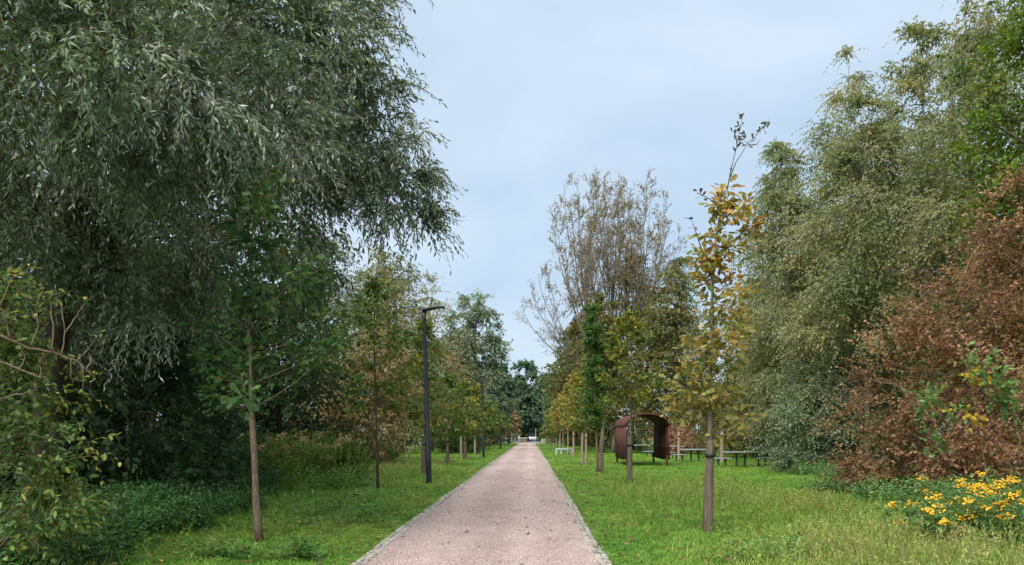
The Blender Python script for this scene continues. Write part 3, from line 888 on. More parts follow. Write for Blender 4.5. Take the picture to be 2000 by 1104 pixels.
# ------------------------------------------------------------------ lamp posts
def lamp_post():
    root = link('lamp_post', None)
    z = np.array([-0.05, 0.0, 1.15, 1.18, 5.2, 5.5])
    link('pole', make_mesh('pole', *tubes(np.stack([0 * z, 0 * z, z], -1), np.array([.088, .088, .085, .07, .056, .054]), 12)), M['lamp'], root)
    link('base_door', bevel_box('base_door', (0.0, -0.095, 0.62), (0.085, 0.02, 0.42), 0.006), M['lamp'], root)
    # curved flat head reaching over the path
    n = 13
    t = np.linspace(0, 1, n)
    x = -0.05 + 0.70 * t
    zc = 5.50 + 0.10 * np.sin(t * 1.75) - 0.02 * t
    th = 0.055 * (1 - 0.72 * t) + 0.006
    wd = 0.055 + 0.085 * np.sin(np.clip(t * 1.15, 0, 1) * math.pi * 0.9) ** 0.7
    V = np.concatenate([np.stack([x, -wd, zc - th], -1), np.stack([x, wd, zc - th], -1), np.stack([x, wd * .8, zc + th * .8], -1), np.stack([x, -wd * .8, zc + th * .8], -1)])
    k = np.arange(n - 1)
    Fs = [np.stack([k + a * n, k + b_ * n, k + b_ * n + 1, k + a * n + 1], -1) for a, b_ in ((0, 1), (1, 2), (2, 3), (3, 0))]
    Fs += [np.array([[0, 3 * n, 2 * n, n]]), np.array([[n - 1, 2 * n - 1, 3 * n - 1, 4 * n - 1]])]
    head = link('lamp_head', make_mesh('lamp_head', V, Fs), M['lamp'], root)
    link('lens', bevel_box('lens', (0.40, 0, 5.545), (0.3, 0.15, 0.02), 0.004), M['lamp_glass'], head)
    return root
lp = lamp_post()
LAMPS = [(23.2, -3.18, 'nearest dark lamp post standing tall at the left path edge', -0.028), (49.7, -3.15, 'second dark lamp post along the left path edge', -0.02),
         (80, -3.25, 'third dark lamp post along the left path edge', -0.005), (108, -3.3, 'fourth dark lamp post along the left path edge', 0), (133, -3.6, 'last lamp post by the far barrier', 0)]
for k, (Y, X, lab, lean) in enumerate(LAMPS):
    o = lp if k == 0 else copy_tree(lp)
    o.location = (X, Y, 0)
    o.rotation_euler = (0, lean, R(3))
    tag(o, lab, 'lamp post', 'lamp posts along the path')

# ------------------------------------------------------------------ rusty arched shelter
SX0, SX1, SY0, SY1 = 4.66, 6.84, 36.3, 40.5
sh = thing('arched_shelter', 'rust red steel shelter with arched roof on short legs on the lawn', 'shelter', ((SX0 + SX1) / 2, SY0, 0), R(0.4))
hw, dep, zs, rise = (SX1 - SX0) / 2, SY1 - SY0, 2.0, 0.62
NP = 10
pw = dep / NP
for side in (-1, 1):
    for k in range(NP):
        y0 = pw * (k + 0.5)
        z0 = 0.37 - 0.045 * math.sin((k + .5) / NP * math.pi)
        off = 0.026 * (k % 2)
        top = zs - 0.005
        V, F = boxv((side * (hw - 0.02 - off), y0, (z0 + top) / 2), (0.05, pw - 0.004, top - z0))
        link('wall_panel', make_mesh('wall_panel', V, F), M['rust'], sh)
    for q in (0.16, dep - 0.2):
        link('leg', bevel_box('leg', (side * (hw - 0.095), q, 0.26), (0.09, 0.14, 0.62), 0.006), M['rust'], sh)
    link('wall_rail', bevel_box('wall_rail', (side * (hw - 0.125), dep / 2, 1.0), (0.035, dep - 0.03, 0.06), 0.006), M['rust'], sh)
na = 19
aa = np.linspace(math.pi, 0, na)
def arc_strip(y0, y1, r_out, th, ext=0.01):
    pr = []
    for rr in (r_out, r_out - th):
        for y in (y0, y1):
            pr.append(np.stack([np.cos(aa) * (hw + ext + rr), np.full(na, y), zs - 0.01 + np.sin(aa) * (rise + rr)], -1))
    V = np.concatenate(pr)
    k = np.arange(na - 1)
    Fs = [np.stack([k, k + 1, k + na + 1, k + na], -1), np.stack([2 * na + k, 3 * na + k, 3 * na + k + 1, 2 * na + k + 1], -1),
          np.stack([k, 2 * na + k, 2 * na + k + 1, k + 1], -1), np.stack([na + k, na + k + 1, 3 * na + k + 1, 3 * na + k], -1),
          np.array([[0, na, 3 * na, 2 * na], [na - 1, 3 * na - 1, 4 * na - 1, 2 * na - 1]])]
    return V, Fs
for k in range(NP):
    link('roof_panel', make_mesh('roof_panel', *arc_strip(k * pw + .004, (k + 1) * pw - .004, 0.022 * (k % 2), 0.03)), M['rust'], sh)
for yy in (-0.032, dep + 0.002):
    link('roof_rim', make_mesh('roof_rim', *arc_strip(yy, yy + 0.03, 0.03, 0.06)), M['rust'], sh)
ring = [(-hw + 0.2, 0.75, 0.02), (-hw + 0.2, 0.75, 1.6)] + [(-math.cos(q) * (hw - 0.2), 0.75, 1.6 + math.sin(q) * 0.72) for q in np.linspace(0.15, 1.15, 7)]
link('support_hoop', make_mesh('support_hoop', *tubes(np.array(ring), np.full(len(ring), 0.055), 10), smooth=True), M['galv'], sh)
ring2 = [(-hw + 0.26, 1.3, 0.02), (-hw + 0.26, 1.3, 1.55)] + [(-math.cos(q) * (hw - 0.26), 1.3, 1.55 + math.sin(q) * 0.7) for q in np.linspace(0.15, 1.0, 6)]
link('support_hoop', make_mesh('support_hoop', *tubes(np.array(ring2), np.full(len(ring2), 0.04), 10), smooth=True), M['galv'], sh)
g = Geo()
rg = np.random.default_rng(8)
a = np.linspace(0, 2 * math.pi, 22, endpoint=False)
rr = 1 + rg.normal(0, .08, 22)
V = np.stack([(SX0 + SX1) / 2 + np.cos(a) * 0.95 * rr, (SY0 + SY1) / 2 + np.sin(a) * 2.0 * rr, np.full(22, 0.012)], -1)
g.add(V, [np.arange(22)[None]])
tag(link('shelter_shade', g.mesh('shelter_shade'), plain('shelter_shade', (0.07, 0.055, 0.035), 0.95, 0, 0.4, 9, 0.5)), kind='structure')  # dark oval painted on the ground as the shade beneath the shelter

# ------------------------------------------------------------------ picnic tables and stools
def slab_table(label, X, Y, rz, L=1.55, W=0.95):
    t = thing('picnic_table', label, 'table', (X, Y, 0), rz, 'picnic tables beside the shelter')
    link('table_top', bevel_box('table_top', (0, 0, 0.725), (L, W, 0.055), 0.012, 2), M['slate'], t)
    for s in (-1, 1):
        link('leg', make_mesh('leg', *tubes(np.array([[s * .22, 0, z] for z in (-.05, .1, .56, .64, .70)]), np.array([.055, .055, .05, .07, .12]), 8)), M['tableleg'], t)
    return t
def slab_stool(label, X, Y, rz, L=0.78, W=0.42):
    t = thing('stool', label, 'stool', (X, Y, 0), rz, 'slab stools round the picnic tables')
    link('seat', bevel_box('seat', (0, 0, 0.435), (L, W, 0.05), 0.01, 2), M['slate'], t)
    for s in (-1, 1):
        link('leg', make_mesh('leg', *tubes(np.array([[s * .18, 0, z] for z in (-.05, .1, .3, .36, .41)]), np.array([.05, .05, .045, .06, .09]), 8)), M['tableleg'], t)
    return t
slab_table('nearest picnic table with grey slab top at the right', 10.35, 36.4, R(12))
slab_stool('slab stool in front left of the nearest picnic table', 9.3, 35.9, R(8), 0.85)
slab_stool('slab stool half hidden in bushes right of the nearest picnic table', 11.55, 36.9, R(14))
slab_table('picnic table just right of the shelter behind the orange oak stake', 9.45, 42.5, R(6))
slab_stool('slab stool left of the second picnic table toward the shelter', 8.5, 42.2, R(4), 0.8)
slab_stool('slab stool behind the second picnic table left end', 8.95, 47.5, R(4), 0.7)
slab_stool('slab stool right of the second picnic table behind the stake', 10.5, 43.0, R(10))
slab_table('picnic table seen through the arched shelter opening', 8.9, 60, R(5))
slab_stool('slab stool at the far right inside the shelter opening view', 8.05, 50.0, R(5))
slab_table('far picnic table edge showing right of the shelter wall', 10.4, 54, R(5))

# light bench beside the path
bn = thing('bench', 'pale blue grey slab bench on the right lawn between thin trunks', 'bench', (2.45, 57.6, 0), R(4))
link('seat', bevel_box('seat', (0, 0, 0.45), (1.05, 0.45, 0.09), 0.015, 2), M['bench'], bn)
for s in (-1, 1):
    link('leg', bevel_box('leg', (s * 0.44, 0, 0.19), (0.11, 0.42, 0.43), 0.012), M['bench'], bn)
bn2 = thing('bench', 'second pale slab bench half hidden behind the light bench', 'bench', (2.85, 58.9, 0), R(4))
link('seat', bevel_box('seat', (0, 0, 0.42), (0.95, 0.4, 0.08), 0.015, 2), M['bench'], bn2)
for s in (-1, 1):
    link('leg', bevel_box('leg', (s * 0.4, 0, 0.18), (0.09, 0.36, 0.40), 0.012), M['bench'], bn2)

# low rail fence behind the right row
fn = thing('rail_fence', 'low weathered rail fence behind the lawn left of the shelter', 'fence', (6.6, 66, 0), R(3))
for x in (0, 1.35):
    link('post', bevel_box('post', (x, 0, 0.45), (0.1, 0.1, 1.0), 0.01), M['stake'], fn)
for z in (0.42, 0.84):
    link('rail', bevel_box('rail', (0.67, -0.065, z), (1.75, 0.035, 0.1), 0.006), M['stake'], fn)

# little posts in the grass on the left
for k, (px, Y, h, w) in enumerate(((743, 38, .8, 'leftmost'), (756, 41, .75, 'second from the left'), (771, 43, .85, 'third from the left'), (799, 45, .95, 'rightmost'))):
    p = P(px, 900, Y)
    o = link('grass_post', make_mesh('grass_post', *tubes(np.array([[0, 0, -.1], [0, 0, h * .6], [0.01, 0, h]]), np.array([.045, .042, .036]), 8)), M['stake_pale'], None, (p[0], Y, 0))
    tag(o, '%s of the short wooden posts in the tall grass at the left' % w, 'post', 'short posts in the left meadow')
# ------------------------------------------------------------------ large trees and bushes
def stack(H, z0, w, seed, n=7, top=0.25):
    """Ellipsoids stacked into an uneven tree crown."""
    rg = np.random.default_rng(seed)
    out = []
    for k in range(n):
        t = (k + 0.5) / n
        r = w * (math.sin(math.pi * (0.22 + 0.74 * t)) ** 0.8) * rg.uniform(0.75, 1.1)
        a = rg.uniform(0, 2 * math.pi)
        o = 0.35 * w * (1 - t) * rg.uniform(0.3, 1)
        out.append((o * math.cos(a), o * math.sin(a), z0 + (H - z0) * t, r, r, (H - z0) / n * 0.95))
    out.append((rg.normal(0, .2), rg.normal(0, .2), H - 0.7, w * top, w * top, 1.2))
    return out

# weeping birches on the right: three models, copied along the row
def birch(seed, H, w):
    return big_tree('birch_tree', 'birch', 'tree', (0, 0, 0), stack(H, 2.2, w, seed, 9), (0.1, 0.1, H - 3.0), 0.15, 5200, 13, 0.108, 0.072, BIRCH, seed,
                    droop=0.6, tw_len=(0.45, 1.2), up=0.3, clump=135, spread=0.29, bk='bark_grey', leafdroop=0.5, limbs=80, ang=0.75, group='birches behind the right lawn', jit=0.1, wild=0.08, upn=1.0, rtop=.12, wobble=.015)
protos = [birch(201, 18.5, 2.6), birch(202, 20.0, 2.7), birch(203, 14.5, 2.6)]
BIR = [(0, 14.6, 44, 0, 1.0, 'grey green weeping birch at the left end of the birch row'),
       (1, 15.4, 36, 0, 0.98, 'tall weeping birch with a pointed drooping top in mid row'),
       (2, 13.2, 29, 0, 1.0, 'lower dense birch in front of the tall pointed birch'),
       (0, 17.6, 33.5, 1.9, 1.07, 'tall birch with feathery top between the pointed birch and the right edge'),
       (1, 15.6, 26, 2.5, 0.98, 'tallest birch reaching out of the picture near the upper right corner'),
       (2, 12.2, 35, 2.2, 0.98, 'small birch low in front of the left end of the birch row'),
       (1, 20.5, 43, 4.0, 1.0, 'birch farther back behind the middle of the birch row'),
       (2, 16.6, 52, 1.1, 0.9, 'birch farther back behind the left end of the birch row'),
       (0, 21.5, 36, 3.3, 1.1, 'birch farther back behind the feathery tall birch')]
used = set()
for k, X, Y, rz, sc, lab in BIR:
    o = protos[k] if k not in used else copy_tree(protos[k])
    used.add(k)
    o.location = (X, Y, 0)
    o.rotation_euler = (0, 0, rz)
    o.scale = (sc, sc, sc)
    tag(o, lab)

# bright green tree in the upper right corner
big_tree('leafy_tree', 'bright green leafy tree in the upper right corner above the russet bush', 'tree', (14.2, 20.2, 0),
         [(-1.2, -.6, 7.2, 1.3, 1.4, 1.2), (-1.0, -.5, 9.2, 1.4, 1.5, 1.4), (0.3, 0, 8.6, 2.2, 2, 2.6), (-0.4, 0, 11.4, 1.7, 1.7, 1.6), (0.6, 0, 13.2, 1.6, 1.6, 1.6), (1.6, 0, 10.5, 1.8, 1.8, 2.5)],
         (0.2, 0, 12), 0.2, 2000, 12, 0.125, 0.095, BRIGHT, 301, droop=0.25, tw_len=(0.4, 0.9), clump=110, spread=0.3, limbs=60)

# russet hornbeam-like bush
rb = np.array([12.6, 19.6, 0.0])
def RB(px, py, Y, rx, rz=None):
    return (*(P(px, py, Y) - rb), rx, rx, rz or rx)
big_tree('russet_bush', 'big bush with rusty brown leaves at the right edge of the lawn', 'bush', tuple(rb),
         [RB(1700, 850, 19.3, 1.0, 1.0), RB(1690, 900, 19.3, .8, .7), RB(1780, 740, 19, 1.3, 1.3), RB(1790, 860, 18.6, 1.3, 1.2), RB(1870, 640, 18.8, 1.4, 1.3), RB(1880, 800, 18.4, 1.4, 1.6),
          RB(1960, 540, 18.6, 1.4, 1.3), RB(1985, 700, 18.2, 1.5, 1.8), RB(2060, 450, 19, 1.6, 1.5), RB(2080, 650, 18.5, 1.8, 2.5), RB(1930, 890, 17.8, 1.2, .9), RB(2160, 500, 19.5, 2, 3), RB(1730, 930, 18.8, 0.9, .5), RB(1990, 440, 18.9, 1.1, 1.1), RB(1665, 925, 18.9, .6, .5)],
         (0.4, 0.3, 6.0), 0.13, 5200, 11, 0.092, 0.063, RUSSET, 302, droop=0.15, tw_len=(0.35, 0.8), up=0.35, clump=300, spread=0.31, limbs=120, bk='bark_brown', inner=0.5, jit=0.17, wild=.15,
         extra_trunks=(((-.6, -.2, 0), (-2.4, -.4, 3.6), .08), ((.5, -.4, 0), (2.0, -.5, 4.5), .09), ((-.2, .3, 0), (-1.2, 0, 4.6), .08)))
# sapling with green and yellow leaves in front of the russet bush
big_tree('alder_sapling', 'slim sapling with green and yellow leaves in front of the russet bush', 'tree', (9.15, 14.6, 0),
         [(-1.1, 0, 1.65, .45, .4, .25), (-.9, 0, 2.2, .5, .4, .3), (-.55, 0, 2.8, .5, .4, .35), (-.75, 0, 3.3, .35, .3, .3), (-.15, 0, 2.4, .4, .4, .3), (-.95, 0, 3.75, .16, .16, .2)],
         (-0.55, 0, 3.4), 0.016, 115, 6, 0.105, 0.08, [((0.09, 0.16, 0.045), 4), ((0.13, 0.20, 0.08), 2), ((0.34, 0.24, 0.03), 1.3)], 303, droop=0.1, tw_len=(0.25, 0.5), clump=16, tpl=OVAL, bk='bark_brown', limbs=14)
# tan branch mass cut by the right edge
big_tree('tan_shrub', 'upright tan leaved shrub cut off by the right picture edge', 'bush', (8.35, 11.6, 0),
         [(0.0, 0, 1.0, .55, .6, .8), (0.05, 0, 2.1, .5, .6, .8), (0.35, 0, 3.1, .6, .6, .7), (0.9, 0, 2.2, .8, .8, 1.6)], (0.3, 0, 3.2), 0.05, 620, 12, 0.07, 0.04,
         [((0.26, 0.16, 0.075), 4), ((0.20, 0.12, 0.05), 3), ((0.33, 0.23, 0.11), 2), ((0.20, 0.19, 0.05), 1)], 304, droop=0.2, up=0.5, tw_len=(0.3, 0.6), clump=50, bk='bark_brown', limbs=30)
# blue-green willow bush and neighbours in the right middle ground
big_tree('willow_bush', 'rounded blue green bush between picnic tables and russet bush', 'bush', (11.6, 30.5, 0),
         [(-.8, -.5, 1.3, 1.4, 1.3, 1.2), (.4, -.6, 2.0, 1.5, 1.4, 1.4), (-.3, 0, 3.1, 1.3, 1.3, 1.1), (1.5, -.4, 1.4, 1.3, 1.3, 1.3), (1.2, 0, 3.2, 1.2, 1.2, 1.0), (-1.5, -.3, .7, .9, .9, .7)],
         (0.2, 0, 3.0), 0.08, 2600, 11, 0.115, 0.048, BLUEG, 305, droop=0.2, tw_len=(0.4, 0.9), up=0.5, clump=110, spread=0.36, limbs=60, mat='willow')
big_tree('willow_bush', 'taller dusky green bush rising behind the rounded blue green bush', 'bush', (14.2, 31.5, 0),
         [(-1.2, 0, 2.6, 1.5, 1.4, 1.6), (.2, 0, 4.2, 1.6, 1.5, 1.5), (1.2, 0, 2.2, 1.8, 1.5, 2), (-.8, 0, 5.4, 1.2, 1.2, 1.2)], (0, 0, 5), 0.1, 2000, 11, 0.12, 0.06, BLUEG + BIRCH[:2], 306,
         droop=0.4, tw_len=(0.5, 1.0), up=0.3, clump=90, limbs=50)
big_tree('olive_bush', 'olive brown bush behind the picnic tables', 'bush', (15.4, 51, 0), [(-1.8, -1, 2.0, 2.4, 2, 2), (0.6, -.6, 2.8, 2.4, 2, 2.4), (-.6, 0, 4.8, 2.2, 2, 2), (2.5, 0, 2.5, 2.3, 2, 2.5)],
         (0, 0, 5), 0.12, 1900, 10, 0.18, 0.12, OLIVE, 307, droop=0.4, tw_len=(0.5, 1.2), clump=90, limbs=50)
big_tree('russet_shrub', 'low russet shrub showing right behind the rusty shelter', 'bush', (11.4, 56.5, 0), [(-.3, 0, 1.2, 1.5, 1.2, 1.2), (1.0, 0, 1.8, 1.2, 1.2, 1.3)], (0, 0, 2), 0.06, 800, 10, 0.13, 0.08,
         RUSSET[:3] + TAN[:1], 308, droop=0.2, tw_len=(0.4, 0.8), clump=40, limbs=20)
# trees behind shelter
big_tree('leafy_tree', 'dark olive tree standing behind the orange oak and the shelter', 'tree', (11.6, 61, 0), stack(14.8, 2.0, 3.0, 71, 7), (0, 0, 13), 0.25, 1900, 9, 0.24, 0.15, OLIVE + BIRCH[:1], 309, droop=0.6, tw_len=(0.6, 1.4), clump=120, limbs=70)
big_tree('leafy_tree', 'pale grey green willow top peeping out left of the orange oak', 'tree', (14.2, 70, 0), stack(17.8, 4, 2.6, 72, 7), (0, 0, 16), 0.22, 1500, 11, 0.22, 0.10, GREY, 310, droop=0.8, tw_len=(0.8, 1.6), clump=90, limbs=50)
big_tree('leafy_tree', 'olive brown tree with two grey trunks left of the shelter', 'tree', (6.0, 62, 0), stack(12.5, 2.2, 2.8, 73, 7), (0.6, 0, 11), 0.22, 1900, 9, 0.23, 0.15, OLIVE, 311, droop=0.5, tw_len=(0.6, 1.3), clump=120, limbs=70, bk='bark_grey',
         extra_trunks=(((0.9, 0, 0), (1.6, 0.2, 9.0), .16),))
big_tree('leafy_tree', 'brownish green tree under the bare poplars beside the right row', 'tree', (5.6, 76, 0), stack(15.5, 2.0, 3.2, 74, 8), (0, 0, 13), 0.25, 1800, 9, 0.30, 0.19, OLIVE, 312, droop=0.4, tw_len=(0.7, 1.4), clump=120, limbs=70)
big_tree('leafy_tree', 'yellowish brown tree filling in between the bare poplars', 'tree', (9.8, 71, 0), stack(18.0, 3, 2.8, 75, 8), (0, 0, 16), 0.25, 1600, 9, 0.26, 0.16, OLIVE[1:] + OCHRE[:1], 313, droop=0.4, tw_len=(0.7, 1.5), clump=100, limbs=70)
big_tree('leafy_tree', 'dark green tree closing the right row in the distance', 'tree', (5.2, 97, 0), stack(14.0, 1.5, 3.3, 76, 7), (0, 0, 12), 0.25, 1500, 9, 0.38, 0.25, OLIVE + FAR_HAZE[:2], 314, droop=0.3, tw_len=(0.7, 1.4), clump=100, limbs=50)
big_tree('leafy_tree', 'farthest dark tree of the right side before the white pole', 'tree', (5.3, 121, 0), stack(10.5, 1.2, 3.0, 77, 6), (0, 0, 9), 0.22, 1500, 10, 0.38, 0.26, FAR_HAZE + OLIVE[:1], 315, droop=0.3, tw_len=(0.7, 1.4), clump=80, limbs=40)
big_tree('yellow_shrub', 'small yellow green shrub by the far stone planter', 'bush', (2.9, 126.5, 0), [(0, 0, 1.6, 1.1, 1, 1.5), (.3, 0, 3.0, .7, .7, .8)], (0, 0, 2.5), 0.05, 500, 9, 0.22, 0.14, OAKY, 316, clump=30, limbs=12)

# bare poplars with a thin veil of leaves
def poplar(label, base, H, w, seed, leaders=11, fork=(0.36, 0.55), low=None):
    """One trunk that fans into steep leaders reaching a rounded outline, each with steep side twigs."""
    rg = np.random.default_rng(seed)
    root = thing('poplar_tree', label, 'tree', base, 0, 'thin leaved poplars behind the right row')
    g = Geo()
    z = np.linspace(0, 0.62 * H, 8)
    trunk = np.stack([rg.normal(0, .08, 8) * z / H, rg.normal(0, .08, 8), z], -1)
    g.add(*tubes(trunk, np.linspace(.24, .1, 8), 8))
    twigs, tips = [], []
    for k in range(leaders):
        a = 2.4 * k + rg.uniform(-.3, .3)
        rr = w * math.sqrt((k + .5) / leaders)
        top = np.array([rr * math.cos(a), rr * math.sin(a), H * (1 - 0.30 * (rr / w) ** 2) * rg.uniform(.94, 1.0)])
        z0 = H * (fork[1] - (fork[1] - fork[0]) * rr / w)
        if low is not None and k >= leaders - 4:
            top, z0 = np.array(low, float) + [(leaders - 1 - k) * .75, rg.uniform(-1.5, 1.5), (leaders - 1 - k) * 1.7 * rg.uniform(.6, 1.1)], H * .3
        p0 = np.array([0, 0, z0])
        mid = np.array([top[0] * .72, top[1] * .72, z0 + (top[2] - z0) * (.42 if low is None or k < leaders - 4 else .25)])
        c = bez(p0, mid, top, 9) + rg.normal(0, .05, (9, 3))
        g.add(*tubes(c, np.linspace(.07, .014, 9), 5, cap=False))
        tan = unit(np.gradient(c, axis=0))
        for j in range(19):
            f = rg.uniform(1.0, 7.9)
            i = int(f)
            b0 = c[i] + (c[i + 1] - c[i]) * (f - i)
            o3 = unit(rg.normal(size=3) * [1, 1, .3])
            L = rg.uniform(1.0, 2.4) * (1.15 - .06 * f)
            d = unit(tan[i] * .8 + o3 * .62 + [0, 0, .2])
            e = b0 + d * L
            twigs.append(bez(b0, b0 + d * L * .55 - [0, 0, .06], e + [0, 0, .18 * L], 3))
            for q in range(5):
                t = rg.uniform(.3, 1)
                b1 = b0 + (e - b0) * t
                d1 = unit(d * .7 + unit(rg.normal(size=3)) * .7 + [0, 0, .25])
                l1 = rg.uniform(.35, .9)
                twigs.append(bez(b1, b1 + d1 * l1 * .5, b1 + d1 * l1, 3))
                tips += [b1 + d1 * l1 * u for u in rg.uniform(.25, 1.1, 10)]
    g.add(*tubes(np.array(twigs), np.array([.013, .009, .006]), 3, cap=False))
    link('trunk', g.mesh('trunk', True), M['bark_grey'], root)
    tp = np.array(tips)
    keep = rg.random(len(tp)) < np.clip(.25 + .75 * (tp[:, 2] / H - .35) / .5, .3, 1)
    tp = tp[keep] + rg.normal(0, .06, (int(keep.sum()), 3))
    n = len(tp)
    V, Fs = place_leaves(RHOMB, tp, rg.normal(size=(n, 3)) + [0, 0, -0.5], rg.normal(size=(n, 3)), 0.115 * rg.uniform(.7, 1.3, n), 0.095 * rg.uniform(.7, 1.3, n))
    c = jitter(rg, pick_colors(rg, n, [((0.22, 0.165, 0.10), 4), ((0.16, 0.145, 0.085), 3), ((0.28, 0.21, 0.13), 1)]), 0.2)
    link('crown', make_mesh('crown', V, Fs, np.repeat(c, 4, 0)), M['leaf'], root)
poplar('left one of the tall thin leaved poplars with a low branch reaching over the path', (5.2, 70, 0), 27.4, 4.4, 401, 20, low=(-6.0, -1.0, 13.5))
poplar('middle one of the tall thin leaved poplars', (8.0, 72.5, 0), 27.8, 3.6, 402, 14)
poplar('right one of the tall thin leaved poplars', (10.3, 70, 0), 27.2, 4.2, 403, 17)

# left middle ground, from near to far
big_tree('leafy_tree', 'grey green willow behind the slender dark trunked young tree', 'tree', (-11.0, 38, 0), stack(12.6, 1.2, 3.4, 81, 8), (0.3, 0, 11), 0.28, 2800, 11, 0.155, 0.066, GREY, 321, droop=0.7, tw_len=(0.6, 1.4), clump=140, limbs=80, mat='willow')
big_tree('leafy_tree', 'tree with ochre tinted crown behind the tan bush at the left', 'tree', (-9.6, 46, 0), stack(12.5, 2.5, 2.6, 82, 7), (0.3, 0, 11), 0.2, 2200, 11, 0.16, 0.095, OCHRE + GREY[:1], 322, droop=0.4, tw_len=(0.6, 1.2), clump=110, limbs=60, bk='bark_grey')
big_tree('tan_bush', 'tan and brown leaved bush left of the nearest lamp post', 'bush', (-8.2, 36, 0), [(-1.2, 0, 2.0, 1.6, 1.4, 1.6), (.6, 0, 2.2, 1.6, 1.4, 1.9), (-.3, 0, 4.0, 1.6, 1.4, 1.4), (1.5, 0, 3.8, 1.2, 1.2, 1.5), (1.0, 0, 5.4, 1.1, 1.1, 1.1), (-2.4, 0, 1.5, 1.2, 1.2, 1.3)],
         (1.0, -1.2, 5.2), 0.13, 2700, 11, 0.12, 0.08, TAN, 323, droop=0.3, tw_len=(0.4, 0.9), up=0.3, clump=120, limbs=60, bk='bark_grey')
big_tree('leafy_tree', 'grey green tree left of the lamp post top', 'tree', (-10.2, 58, 0), stack(15.0, 2, 3.2, 83, 8), (0, 0, 13.5), 0.25, 2000, 10, 0.21, 0.10, GREY + OLIVE[:1], 324, droop=0.6, tw_len=(0.7, 1.5), clump=110, limbs=60, mat='willow')
big_tree('leafy_tree', 'brownish thin topped tree right behind the nearest lamp head', 'tree', (-8.6, 64, 0), stack(14.2, 2, 2.5, 84, 7), (0, 0, 13.5), 0.2, 1700, 11, 0.16, 0.09, OCHRE + TAN[:1], 325, droop=0.3, tw_len=(0.7, 1.5), clump=80, limbs=60, bk='bark_grey')
big_tree('leafy_tree', 'soft grey green willow between the two nearest lamp posts', 'tree', (-7.6, 76, 0), stack(13.4, 1.5, 3.0, 85, 8), (0, 0, 12), 0.25, 1900, 10, 0.27, 0.125, GREY, 326, droop=0.6, tw_len=(0.7, 1.5), clump=110, limbs=50, mat='willow')
big_tree('leafy_tree', 'tall rounded willow leaning toward the sky gap above the path', 'tree', (-7.2, 96, 0),
         [(0.2, 0, 18.2, 2.2, 2, 2.2), (-1.6, 0, 16.4, 2, 2, 1.8), (1.6, 0, 16.2, 1.9, 1.9, 1.8), (0, 0, 14.2, 2.8, 2.4, 1.8), (2.4, 0, 12.6, 1.6, 1.6, 1.3), (3.6, 0, 11.8, 1.0, 1.2, 1.0), (0, 0, 10.5, 2.6, 2.3, 2), (1.6, 0, 9.4, 1.6, 1.6, 1.4), (0, 0, 6.5, 2.8, 2.5, 2.5), (-1, 0, 3.5, 3, 2.5, 2.5)],
         (0.2, 0, 17), 0.35, 2400, 10, 0.34, 0.16, BLUEG + GREY[:1], 327, droop=0.3, tw_len=(0.6, 1.3), clump=110, limbs=70, mat='willow')
big_tree('leafy_tree', 'dark dense tree under the tall rounded willow', 'tree', (-6.2, 112, 0), stack(11, 1, 3.0, 86, 6), (0, 0, 9), 0.25, 1500, 10, 0.36, 0.2, FAR_HAZE + GREY[:1], 328, clump=80, limbs=40)
for k, (X, Y, H, w, lab, pal) in enumerate(((-7.5, 168, 17, 4.5, 'dark blue green tree left of centre at the end of the path', FAR_HAZE), (-1.6, 182, 18.2, 5.0, 'dark blue green tree straight at the end of the path', FAR_HAZE),
                                            (4.5, 190, 16.5, 5.0, 'dark blue green tree right of centre at the end of the path', FAR_HAZE), (-14, 160, 18, 5, 'dark tree far left beyond the road', FAR_HAZE), (11, 175, 17, 5, 'dark tree far right beyond the road', FAR_HAZE))):
    big_tree('far_tree', lab, 'tree', (X, Y, 0), stack(H, 0.8, w, 90 + k, 7, 0.45), (0, 0, H - 3), 0.3, 1400, 9, 0.7, 0.46, pal, 330 + k, droop=0.2, tw_len=(0.8, 1.6), clump=80, limbs=30, group='dark trees at the end of the path')
big_tree('far_tree', 'small brown green tree at the left of the path end', 'tree', (-3.7, 128, 0), stack(7.0, 1.4, 1.9, 96, 5), (0, 0, 6), 0.12, 900, 10, 0.24, 0.15, TAN[:2] + OLIVE, 339, clump=50, limbs=30)

# dense dark growth behind the willow
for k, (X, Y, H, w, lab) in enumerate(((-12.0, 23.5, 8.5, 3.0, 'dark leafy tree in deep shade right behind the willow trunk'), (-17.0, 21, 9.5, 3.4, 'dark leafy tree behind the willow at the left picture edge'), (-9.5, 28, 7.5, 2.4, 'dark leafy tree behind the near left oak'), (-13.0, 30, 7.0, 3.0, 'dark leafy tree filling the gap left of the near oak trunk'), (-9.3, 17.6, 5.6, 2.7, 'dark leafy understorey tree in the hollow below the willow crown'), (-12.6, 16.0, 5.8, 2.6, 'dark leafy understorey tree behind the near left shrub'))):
    big_tree('shade_tree', lab, 'tree', (X, Y, 0), stack(H, 0.3, w, 120 + k, 6, .4), (0, 0, H - 1.5), 0.16, 1400, 10, 0.175, 0.105, DEEP + WIL_DARK[:1], 370 + k, droop=0.4, tw_len=(0.5, 1.1), clump=90, limbs=30)

